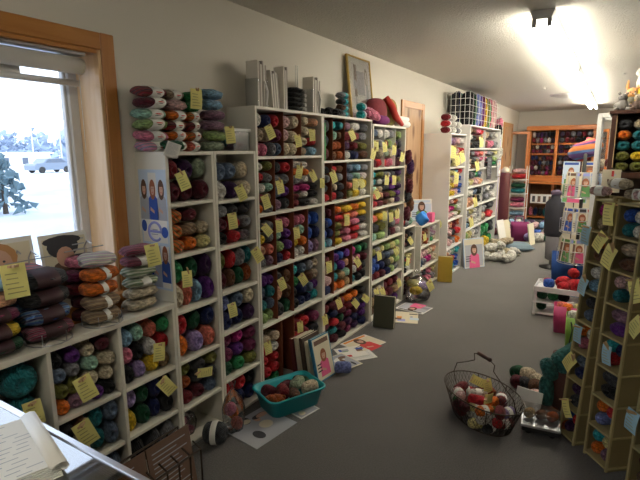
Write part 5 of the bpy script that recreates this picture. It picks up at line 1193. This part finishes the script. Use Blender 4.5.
def tyarn(c, x, y, z, D_, lw, hh, ang, lab, grp, nn):
    o = link('yarn_ball' if nn < 9 else 'yarn_skein', yarn_mesh('ball', c, NY[0] % 3)); NY[0] += 1
    o.location = (x, y, z); o.rotation_euler = (0, 0, ang - PI / 2); o.scale = (D_, lw, hh); tag(o, lab, 'yarn', grp)
UA = math.atan2(-.77, .64)
tower((-.153, 2.776), UA, .135, .18, .09, 1.335, 8, 'farthest beige pocket tower, beside the teal bundle', ['mg lp be', 'or br', 'wh lb', 'ch sl', 'or wh pk', 'sl nv', 'dp ch', 'bl rd dp'], 1)
tower((-.018, 2.640), UA, .165, .18, .135, 1.335, 8, 'middle beige pocket tower, among the three', ['bl wh te wh', 'be br', 'lp be te', 'mv pu', 'tq nv rd', 'ch bk', 'or rd pw', 'tq py or mv'], 2)
tower((.165, 2.468), UA, .20, .19, .14, 1.335, 7, 'nearest beige pocket tower, at the frame edge', ['mn dr', 'dr mn', 'br bk', 'bk bl ch', 'rd lp', 'lb nv wh', 'mn br'], 3)
def rt(px, py, pl, col, ti, sz, k=0):
    n_ = Vector((math.sin(UA), -math.cos(UA), 0)) ; n_ = -n_ if n_.y > 0 else n_
    base = Vector(((-.153, 2.776, 0), (-.018, 2.64, 0), (.165, 2.468, 0))[k]); ls = (.09, .045, .05)[k] / 1.335
    nn = Vector((n_.x, n_.y, ls)).normalized(); p = hit(px, py, base + Vector((n_.x, n_.y, 0)) * .02, nn)
    TAGS.append((px, py, pl, p, ti, sz, math.atan2(n_.y, n_.x) , col))
rt(609, 214, 'the top cell of middle beige tower', 'y', .05, 1.1, 1); rt(586, 235, 'second cell of farthest beige tower', 'b', -.1, 1.0, 0); rt(600, 242, 'second cell between the beige towers', 'y', -.55, 1.05, 0)
rt(609, 257, 'third cell of middle beige tower', 'y', -.35, 1.15, 1); rt(583, 286, 'fourth cell of farthest beige tower', 'b', -.25, .95, 0); rt(636, 291, 'third cell of nearest beige tower', 'y', .45, 1.1, 2)
rt(636, 327, 'fourth cell of nearest beige tower', 'y', -.6, 1.05, 2); rt(569.5, 362, 'sixth cell of farthest beige tower', 'y', -.6, 1.1, 0); rt(567, 408, 'lowest cell of farthest beige tower', 'y', .5, 1.0, 0)
rt(578, 334, 'fifth cell of farthest beige tower', 'b', .0, .95, 0); rt(607, 355, 'fifth cell of middle beige tower', 'b', .1, .95, 1); rt(632, 421, 'lowest cell of nearest beige tower', 'b', -.1, 1.1, 2)
# clear tub and skeins heaped on top of the towers
for i, (px, py, c, sx, k_) in enumerate([(626, 181, 'cr', .13, 0), (638, 186, 'lp', .13, 0), (612, 192, 'lp', .1, 0), (633, 190, 'be', .12, 0), (640, 178, 'be', .12, 0)]):
    p = hit(px, py, (.07, 2.72, 0), (-.77, -.64, 0)); z_ = 1.36 + (.045 if py < 183 else 0); pz = [(.02, 2.72), (.13, 2.62), (-.06, 2.82), (.10, 2.66), (.18, 2.58)][i]
    put_yarn('skein', c, (pz[0], pz[1], z_), (sx, .06, .05), (0, 0, UA + .2 * i), '%s yarn skein, %s of those heaped on the beige towers' % (cname(c), ORD[i]), 'skeins on top of the beige towers', BW, .4)
kb = MB().bbox(-.10, .12, -.09, .09, 0, .17, M['kraft'], .004); 
kt = thing('cardboard_box', 'open beige box standing behind the beige towers', 'box', (.30, 3.2, 1.255)); 
mb = MB()
for a in ((-.15, .15, -.12, -.115), (-.15, .15, .115, .12)): mb.bbox(*a, 0, .17, M['kraft'], .002)
for a in ((-.15, -.145, -.115, .115), (.145, .15, -.115, .115)): mb.bbox(*a, 0, .17, M['kraft'], .002)
mb.bbox(-.145, .145, -.115, .115, 0, .005, M['kraft']); mb.build('box_body', kt)
st = thing('side_table', 'narrow dark table behind the beige towers', 'table', (.30, 3.2, 0))
MB().bbox(-.2, .3, -.2, .2, 1.22, 1.252, M['darkw']).build('tabletop', st)
for x in (-.18, .28):
    for y in (-.18, .18): MB().bbox(x - .015, x + .015, y - .015, y + .015, 0, 1.22, M['darkw']).build('leg', st)

# ------------------------------------------------------------------ teal bundle, cart, bags
tbg = thing('canvas_bag', 'dark brown sack on the carpet under the teal bundle', 'bag', (-.15, 3.13, .003), .3)
mb = loft(MB(), [rrect(.15, .2, .05, 0), rrect(.18, .22, .06, .12), rrect(.17, .2, .06, .26), rrect(.15, .18, .05, .32), rrect(.12, .14, .04, .315), rrect(.1, .12, .04, .1)], mat('sack', (.09, .035, .03), .9, bump=.3, bscale=50)); mb.build('bag_body', tbg, True)
for i, (x, y, z, s_, ry_) in enumerate([(-.16, 3.09, .37, (.2, .11, .11), -.6), (-.255, 3.04, .27, (.16, .09, .09), 1.2), (-.26, 3.03, .12, (.22, .08, .08), 1.5), (-.11, 3.14, .38, (.18, .1, .1), .5), (-.19, 3.07, .31, (.18, .1, .1), 1.1)]):
    put_yarn('ball', 'dt', (x + .015, y, z * .92), (s_[0] * .85, s_[1] * 1.1, s_[2] * 1.05), (0, ry_, .3), 'chunky muted teal yarn ball, %s of the bundle draped on brown sack' % ORD[i], 'teal bundle on the brown sack')
hk = thing('bag_strap', 'thin dark strap rising from the teal bundle', 'strap', (-.15, 3.1, .42)); MB().tube([(0, 0, 0), (.01, 0, .08), (.0, 0, .13)], .004, M['black']).build('strap_cord', hk)
# black-based clear tray with balls, beside tower
tr = thing('drawer_tray', 'clear tray of yarn on a black wheeled base', 'tray', (-.235, 2.72, 0), .12)
MB().bbox(-.10, .10, -.08, .08, .06, .075, M['alu'], .003).build('top_plate', tr); MB().bbox(-.095, .095, -.07, .07, .03, .06, M['black'], .004).build('tray_base', tr)
for x in (-.06, .06): MB().lathe([(.015, -.01), (.018, 0), (.015, .01)], M['black'], 12, TM((x, -.03, .018), (PI / 2, 0, 0))).build('wheel', tr, True); 
mb = MB(); mb.box(-.09, .09, -.065, -.063, .076, .14, M['clear']); mb.box(-.09, .09, .063, .065, .076, .14, M['clear']); mb.box(-.09, -.088, -.063, .063, .076, .14, M['clear']); mb.box(.088, .09, -.063, .063, .076, .14, M['clear']); mb.build('tray_wall', tr)
for i, (x, c) in enumerate([(-.06, 'ta'), (0, 'br'), (.055, 'or2')]): put_yarn('ball', c, (-.235 + x, 2.72 + .01 * i, .105), (.06, .055, .055), (0, 0, 1), '%s yarn ball inside the clear tray' % cname(c), 'balls in the clear tray')
for i, (x, y, z, c, s_) in enumerate([(-.45, 3.42, .05, 'cr', .12), (-.52, 3.44, .045, 'dg', .11), (-.38, 3.28, .05, 'br', .11), (-.36, 3.16, .05, 'lp', .1), (-.46, 3.30, .045, 'ch', .1), (-.27, 2.90, .06, 'br', .1), (-.19, 2.92, .06, 'or2', .09), (-.40, 3.40, .05, 'cr', .1), (-.50, 3.30, .04, 'mn', .1)]):
    s_ *= .85; put_yarn('ball', c, (x + .06, y - .10, s_ * .5 + .003), (s_, s_, s_), (0, 0, i), '%s yarn ball, %s in the small heap by wire basket' % (cname(c), ORD[i]), 'small floor heap by the wire basket')
wc = MB().bbox(-.075, .075, -.004, .004, 0, .15, M['paper'], .002).build('white_card'); wc.location = (-.33, 2.84, .02); wc.rotation_euler = (-.35, 0, -.2); tag(wc, 'blank white card leaning beside the wire basket', 'card')
# white drawer cart
cart = thing('drawer_cart', 'white plastic drawer cart with red yarn on its top', 'cart', (-.36, 4.98, 0), .0)
mb = MB()
for x in (-.2, .2):
    for y in (-.15, .15): MB().bbox(x - .012, x + .012, y - .012, y + .012, 0, .26, M['whp'], .003).build('frame_post', cart)
for z in (.03, .14, .25): MB().bbox(-.215, .215, -.165, .165, z - .012, z, M['whp'], .003).build('tray', cart)
mb = MB()
for a in ((-.215, .215, -.165, -.155), (-.215, .215, .155, .165), (-.215, -.205, -.155, .155), (.205, .215, -.155, .155)): mb.bbox(*a, .25, .29, M['whp'], .002)
mb.build('top_rim', cart)
for i, (x, y, z, c, s_) in enumerate([(-.1, -.02, .252, 'bl', .1), (.02, .03, .252, 'rd', .13), (.12, -.03, .252, 'rd', .13), (-.12, .08, .252, 'rd', .08), (.03, -.08, .252, 'rd', .1), (.1, .02, .37, 'rd', .1), (-.15, -.05, .142, 'dg', .09), (-.05, -.05, .142, 'gr', .09), (-.15, -.05, .032, 'dg', .09), (.04, -.05, .142, 'bk', .09)]):
    put_yarn('ball', c, (-.36 + x, 4.98 + y, z + s_ * .45), (s_, s_, s_ * .9), (0, 0, i), '%s yarn ball, %s in the white drawer cart' % (cname(c), ORD[i]), 'balls in the white drawer cart')
def tote(name, label, x, y, rz, w_, d_, h_, m_, handle=True):
    o = thing(name, label, 'bag', (x, y, .002), rz); mb = loft(MB(), [rrect(w_ * .92, d_ * .9, .02, 0), rrect(w_, d_, .02, h_ * .5), rrect(w_ * 1.02, d_ * .95, .02, h_), rrect(w_ * .98, d_ * .9, .02, h_ - .004), rrect(w_ * .9, d_ * .85, .02, .02)], m_); mb.build('bag_body', o, True)
    if handle: MB().tube([(-w_ * .2, -d_ * .45, h_ - .02), (-w_ * .18, -d_ * .45, h_ + .1), (w_ * .18, -d_ * .45, h_ + .1), (w_ * .2, -d_ * .45, h_ - .02)], .007, m_).build('bag_handle', o)
    return o
tote('tote_bag', 'royal blue tote bag on the carpet under the magazine spinner', -.40, 6.35, .1, .36, .22, .34, M['bluepl'], False)
tote('tote_bag', 'bright pink bag of yarn before the white drawer cart', -.24, 4.50, .1, .24, .16, .24, mat('pink_bag', (.5, .04, .16), .6), False)
for i, (x, y, c) in enumerate([(-.30, 4.50, 'co'), (-.23, 4.52, 'wh'), (-.17, 4.5, 'py'), (-.25, 4.46, 'or')]): put_yarn('ball', c, (x, y, .225), (.08, .08, .08), (0, 0, i), '%s yarn ball showing at the top of bright pink bag' % cname(c), 'balls in the pink bag')
tote('tote_bag', 'lime green bag between pink bag and beige towers', -.13, 4.05, .1, .2, .18, .30, mat('lime_bag', (.16, .3, .03), .6), False)
for i, (x, y, c) in enumerate([(-.18, 4.05, 'wh'), (-.11, 4.03, 'cr'), (-.13, 4.1, 'mi')]): put_yarn('ball', c, (x, y, .29), (.09, .09, .09), (0, 0, i), '%s yarn ball showing at the top of lime green bag' % cname(c), 'balls in the green bag')
for i, (x, y, c, z) in enumerate([(-.30, 5.62, 'te', .06), (-.2, 5.6, 'rd', .06), (-.25, 5.5, 'lb', .06), (-.24, 5.58, 'co', .16), (-.18, 5.52, 'cr', .16)]): put_yarn('ball', c, (x, y, z), (.12, .12, .12), (0, 0, i), '%s yarn ball in the little pile behind white drawer cart' % cname(c), 'little pile behind the cart')

# ------------------------------------------------------------------ magazine spinner and what surrounds it
sp_ = thing('magazine_spinner', 'black pole magazine spinner with wire pockets', 'magazine rack', (-.30, 5.9, 0))
MB().lathe([(.2, 0), (.2, .02), (.03, .05)], M['black'], 24).build('base', sp_, True); MB().lathe([(.018, .02), (.018, 1.52), (.008, 1.53)], M['black'], 12).build('pole', sp_, True)
for li, z in enumerate((.34, .68, 1.06)):
    mb = MB()
    for zz in (z, z + .14): mb.tube([(.19 * math.cos(2 * PI * k / 24), .19 * math.sin(2 * PI * k / 24), zz) for k in range(24)], .004, M['steel'], 5, closed=True)
    for k in range(12): a = 2 * PI * k / 12; mb.tube([(.19 * math.cos(a), .19 * math.sin(a), z), (.19 * math.cos(a), .19 * math.sin(a), z + .14)], .003, M['steel'], 4)
    for k in range(6): a = 2 * PI * k / 6; mb.tube([(.018 * math.cos(a), .018 * math.sin(a), z), (.19 * math.cos(a), .19 * math.sin(a), z)], .003, M['steel'], 4)
    mb.build('wire_tier', sp_)
    for k in range(5):
        a = math.radians(-168 + 45 * k); o = MB(); sheet(o, .19, .265, ['paper', 'pcream', 'pgrey', 'paper', 'plb'][k], None, 'cover', 100 + li * 5 + k, .006); o = o.build('magazine')
        n_ = Vector((math.cos(a), math.sin(a), 0)); r_ = .155
        if li == 2 and k == 2: pass
        o.matrix_world = basis(Vector((-.30, 5.9, z + .145)) + n_ * r_, Vector((-n_.y, n_.x, 0)), (-.1 * n_.x, -.1 * n_.y, 1))
        tag(o, 'magazine, %s from wall side, on the %s tier of spinner' % (ORD[k], ['bottom', 'middle', 'top'][li]), 'magazine', 'magazines on the spinner')
# dark garment on a stand
gs = thing('garment_stand', 'charcoal knitted vest on a stand beside the magazine spinner', 'garment stand', (-.655, 7.0, 0)); GM = mat('charcoal_knit', (.035, .035, .045), .95, bump=.5, bscale=80); GM2 = mat('grey_knit', (.16, .15, .16), .95)
MB().lathe([(.14, 0), (.14, .02), (.02, .04), (.018, .3)], M['black'], 16).build('base', gs, True)
n_ = 20
def body(prof, m_, sx=1, sy=.6): return MB().lathe(prof, m_, n_, TM(sc=(sx, sy, 1)))
body([(.04, .10), (.075, .12), (.085, .45)], GM2).build('skirt', gs, True); body([(.09, .43), (.115, .48), (.12, .78), (.115, .88), (.06, .94), (.05, 1.0)], GM).build('vest', gs, True)
body([(.05, .98), (.065, .99), (.065, 1.03), (.04, 1.05)], mat('mauve_scarf', (.12, .09, .14), .95)).build('scarf_collar', gs, True)
# striped bundle on top of a display with leaflets
ds = thing('leaflet_display', 'pale leaflet display under the striped knitted bundle', 'display', (-.42, 7.3, 0))
MB().bbox(-.2, .28, -.05, .05, 0, 1.12, M['pcream'], .005).build('display_body', ds)
for i, (x, z, w2, h2, st_, bgm) in enumerate([(-.1, 1.27, .2, .3, 'cover', 'plb'), (.12, 1.27, .2, .3, 'cover', 'pcream')]):
    o = MB(); sheet(o, w2, h2, bgm, None, st_, 140 + i, .006); o = o.build('pattern_leaflet'); o.matrix_world = basis((-.42 + x, 7.235, z), (1, 0, 0), (0, .1, 1)); tag(o, ['pale blue pattern leaflet under the striped bundle', 'cream pattern leaflet beside the pale blue one'][i], 'leaflet')
for i, (px, py, w2, h2, st_, bgm, Y_) in enumerate([(575, 188, .27, .36, 'cover', 'plb', 6.6), (596, 185, .2, .3, 'pattern', 'porange', 6.2), (611, 181, .12, .17, 'pattern', 'pcream', 4.2)]):
    p = on(px, py, 1, Y_); o = MB(); sheet(o, w2, h2, bgm, None, st_, 150 + i, .004); 
    q = thing('leaflet_holder', ['pole-mounted holder with a pink cardigan leaflet', 'pole-mounted holder with an orange leaflet', 'pole-mounted holder with a magenta leaflet'][i], 'leaflet holder', (p.x, p.y, 0)); 
    f_ = o.build('leaflet_print', q); f_.matrix_local = basis((0, -.012, p.z), (1, 0, 0), (0, .08, 1)); MB().tube([(0, .012, 0), (0, .012, p.z + .1)], .006, M['black']).build('pole', q); MB().lathe([(.1, 0), (.1, .012), (.02, .02)], M['black'], 16).build('base', q)
stm = [mat('knit_orange', (.5, .17, .05), .95, bump=.4, bscale=70), mat('knit_purple', (.1, .05, .17), .95), mat('knit_red', (.45, .05, .08), .95), mat('knit_blue', (.07, .13, .28), .95)]
kn = thing('knitted_hat', 'striped orange, purple and blue knitted bundle on the leaflet display', 'knitwear', (-.38, 7.3, 1.44)); mb = MB(); vs = []; 
ringn = 22; rings = []
for i in range(13):
    a = -PI / 2 + PI * i / 12; rings.append([(.20 * math.cos(a) * math.cos(2 * PI * k / ringn) * (1 + .1 * math.sin(3 * 2 * PI * k / ringn + i)), .13 * math.cos(a) * math.sin(2 * PI * k / ringn), .13 + .13 * math.sin(a) + .03 * math.cos(2 * PI * k / ringn)) for k in range(ringn)])
for i in range(12):
    mb.add([p for r_ in rings[i:i + 2] for p in r_], [(k, (k + 1) % ringn, ringn + (k + 1) % ringn, ringn + k) for k in range(ringn)], stm[(0, 2, 3, 1, 1, 3, 0, 0, 1, 2, 0, 2)[i]])
mb.build('knit_body', kn, True)
for i in range(6):
    put_yarn('ball', ['rd', 'lp', 'br', 'or', 'cr', 'mn'][i], (-.18 + .07 * (i % 2), 7.3 + .01 * i, 1.13 + .11 * (i // 2) + .05), (.11, .1, .1), (0, 0, i), '%s yarn ball, %s in the column beside the striped bundle' % (cname(['rd', 'lp', 'br', 'or', 'cr', 'mn'][i]), ORD[i]), 'column beside the striped bundle')
# white-framed glass cabinet and dark bookcase
gc = thing('display_cabinet', 'white-framed glass display cabinet beside the dark bookcase', 'cabinet', (0, 0, 0))
mb = MB(); gx0, gx1, gy0, gy1, gz = -.175, .42, 5.25, 5.75, 1.90
for x in (gx0, gx1):
    for y in (gy0, gy1): mb.bbox(x - .02, x + .02, y - .02, y + .02, 0, gz, M['vinyl'], .003)
for z in (.06, gz):
    for y in (gy0, gy1): mb.bbox(gx0 + .02, gx1 - .02, y - .02, y + .02, z - .04, z, M['vinyl'], .003)
    for x in (gx0, gx1): mb.bbox(x - .02, x + .02, gy0 + .02, gy1 - .02, z - .04, z, M['vinyl'], .003)
mb.build('frame', gc)
for x in (gx0, gx1): MB().box(x - .002, x + .002, gy0 + .02, gy1 - .02, .06, gz - .04, M['pane']).build('glass_panel', gc)
MB().box(gx0 + .02, gx1 - .02, gy0 - .002, gy0 + .002, .06, gz - .04, M['pane']).build('glass_panel', gc)
for z in (.5, .95, 1.35, 1.68): MB().box(gx0 + .02, gx1 - .02, gy0 + .02, gy1 - .02, z - .006, z, M['pane']).build('glass_shelf', gc)
for i, (z, c) in enumerate([(1.35, 'gy'), (1.68, 'sa'), (.95, 'be'), (1.35, 'wh')]): put_yarn('ball', c, (-.03 + .12 * (i == 3), 5.5, z + .06), (.12, .12, .12), (0, 0, 0), '%s yarn ball behind the glass of white-framed cabinet, shelf %s' % (cname(c), ['two', 'one', 'three', 'two'][i]), 'balls in the glass cabinet')
DX0, DX1, DY, DZ = -.075, .85, 4.80, 1.86
dk = thing('dark_bookcase', 'dark stained bookcase of yarn with toys on top', 'bookcase', ((DX0 + DX1) / 2, 5.0, 0))
def dp_(n_, a0, a1, b0, b1, c0, c1, m_=M['darkw']): MB().bbox(a0 - (DX0 + DX1) / 2, a1 - (DX0 + DX1) / 2, b0 - 5, b1 - 5, c0, c1, m_, .004).build(n_, dk)
dp_('side_panel', DX0, DX0 + .035, DY, 5.18, 0, DZ); dp_('side_panel', DX1 - .035, DX1, DY, 5.18, 0, DZ); dp_('back_panel', DX0, DX1, 5.18, 5.2, 0, DZ)
dp_('top_board', DX0 - .02, DX1 + .02, DY - .02, 5.2, DZ, DZ + .03)
for z in (.1, .5, .95, 1.38): dp_('shelf', DX0 + .035, DX1 - .035, DY, 5.18, z - .05, z)
dp_('trim_strip', DX0 + .036, DX0 + .042, DY + .001, DY + .012, 1.38, DZ, M['pin'])
for ri, row in enumerate(['ch be te mn', 'or te dr', 'te te wi', 'ol ye dr', 'ol ol rd'][::-1]):
    for ci, c in enumerate((row.split() * 3)[:7]):
        put_yarn('ball', c, (DX0 + .1 + .115 * ci, DY + .1, 1.38 + .088 * (ri + .5)), (.16, .11, .086), (0, 0, PI / 2), '%s yarn ball, %s row up, %s from the aisle, dark bookcase' % (cname(c), ORD[ri], ORD[ci]), 'yarn in the dark bookcase')
for ci in range(7): put_yarn('ball', ['mn', 'dp', 'br'][ci % 3], (DX0 + .1 + .115 * ci, DY + .1, .955 + .07), (.16, .11, .14), (0, 0, PI / 2), '%s yarn ball, %s from aisle on second shelf of dark bookcase' % (cname(['mn', 'dp', 'br'][ci % 3]), ORD[ci]), 'yarn in the dark bookcase')
# soft toys on top
def toy(name, label, x, y, s_, cb_, ch_, ears, extra=None):
    o = thing(name, label, 'soft toy', (x, y, DZ + .031)); b_ = mat('plush_' + cb_[0], cb_[1], 1, bump=.6, bscale=90); h_ = mat('plush_' + ch_[0], ch_[1], 1, bump=.6, bscale=90)
    bd = MB(); bd.lathe([(s_ * .05, 0), (s_ * .3, .02 * s_), (s_ * .36, s_ * .25), (s_ * .22, s_ * .55), (s_ * .08, s_ * .6)], b_, 16)
    for sx in (-1, 1):
        bd.tube([(sx * s_ * .2, -.1 * s_, .1 * s_), (sx * s_ * .3, -.38 * s_, .08 * s_), (sx * s_ * .3, -.45 * s_, .12 * s_)], [s_ * .12, s_ * .11, s_ * .09], b_, 10); bd.tube([(sx * s_ * .2, 0, .45 * s_), (sx * s_ * .36, -.1 * s_, .3 * s_), (sx * s_ * .3, -.2 * s_, .2 * s_)], [s_ * .08, s_ * .08, s_ * .07], b_, 10)
    bd.build('toy_body', o, True)
    hd = MB(); hd.lathe([(s_ * .02, s_ * .52), (s_ * .2, s_ * .6), (s_ * .24, s_ * .72), (s_ * .18, s_ * .88), (s_ * .03, s_ * .95)], h_, 16)
    for sx in (-1, 1):
        if ears: hd.tube([(sx * s_ * .13, 0, s_ * .86), (sx * s_ * .2, 0, s_ * .98), (sx * s_ * .18, 0, s_ * (1.0 + ears))], [s_ * .06, s_ * .07, s_ * .03], h_, 8)
        hd.ell(sx * s_ * .08, s_ * .76, s_ * .025, s_ * .03, s_ * .235, M['black'], TM(rot=(PI / 2, 0, 0)), 8)
    hd.ell(0, s_ * .68, s_ * .035, s_ * .025, s_ * .25, M['black'], TM(rot=(PI / 2, 0, 0)), 8)
    hd.build('toy_head', o, True)
    return o
toy('soft_toy', 'grey plush toy sitting lowest on the dark bookcase', -.01, 4.90, .15, ('grey', (.16, .15, .14)), ('grey', (.2, .19, .18)), .05)
toy('soft_toy', 'orange-faced plush rabbit on the dark bookcase', .055, 5.02, .21, ('olive_grey', (.15, .14, .1)), ('orange', (.7, .36, .15)), .25)
toy('soft_toy', 'white-headed plush toy in yellow on the dark bookcase', .15, 5.05, .33, ('yellow', (.7, .5, .05)), ('white', (.7, .68, .64)), .08)
toy('soft_toy', 'brown striped plush toy slumped between the other toys', .10, 4.88, .14, ('brown', (.09, .06, .05)), ('tan', (.4, .33, .25)), .05)
# smoke alarm dots and ceiling marks
for i, (px, py) in enumerate([(625, 73), (545, 88)]):
    p = on(px, py, 2, ZC); o = MB().lathe([(.02, 0), (.018, -.008), (.004, -.014)], M['blind'], 12).build('sprinkler_head', None, True); o.location = p; tag(o, ['small ceiling hook nearer the beige towers', 'small ceiling hook beside the round vent'][i], 'ceiling hook')
build_tags()
# white notice clipped to the poster bookcase top
TAGQ = MB(); sheet(TAGQ, .085, .07, 'paper', None, 'text', 5, .001); o = TAGQ.build('notice_card'); p = on(172.5, 150, 0, XF + .02); o.matrix_world = basis(p, (.0, 1, -.25), (.35, .2, 1)); tag(o, 'white notice card clipped over the poster bookcase front edge', 'card')
o = MB().bbox(-.075, 0, -.006, .006, 0, .27, M['greenf'], .001).build('green_folder'); o.location = (XF - .002, TY[4][0] + .035, TZ[4][4] + .001); tag(o, 'bright green folder upright in the second tall bookcase', 'folder')

# ------------------------------------------------------------------ camera and view
cam = bpy.data.cameras.new('camera'); co = bpy.data.objects.new('camera', cam); C.objects.link(co)
cam.sensor_width = 36; cam.lens = FPX / 640 * 36; cam.clip_start = .03; cam.clip_end = 1500
def wv(c): c = Vector(c); return Vector((_X.dot(c), _Y.dot(c), _Z.dot(c)))
rt_, up_, bk2 = wv((1, 0, 0)), wv((0, -1, 0)), wv((0, 0, -1))
co.matrix_world = Matrix(((rt_.x, up_.x, bk2.x, CAM.x), (rt_.y, up_.y, bk2.y, CAM.y), (rt_.z, up_.z, bk2.z, CAM.z), (0, 0, 0, 1)))
S.camera = co
S.view_settings.view_transform = 'Standard'; S.view_settings.look = 'None'; S.view_settings.gamma = 1; S.view_settings.exposure = 0
S.view_settings.use_curve_mapping = False
print('YARNS', NY[0], 'OBJ', len(bpy.data.objects))
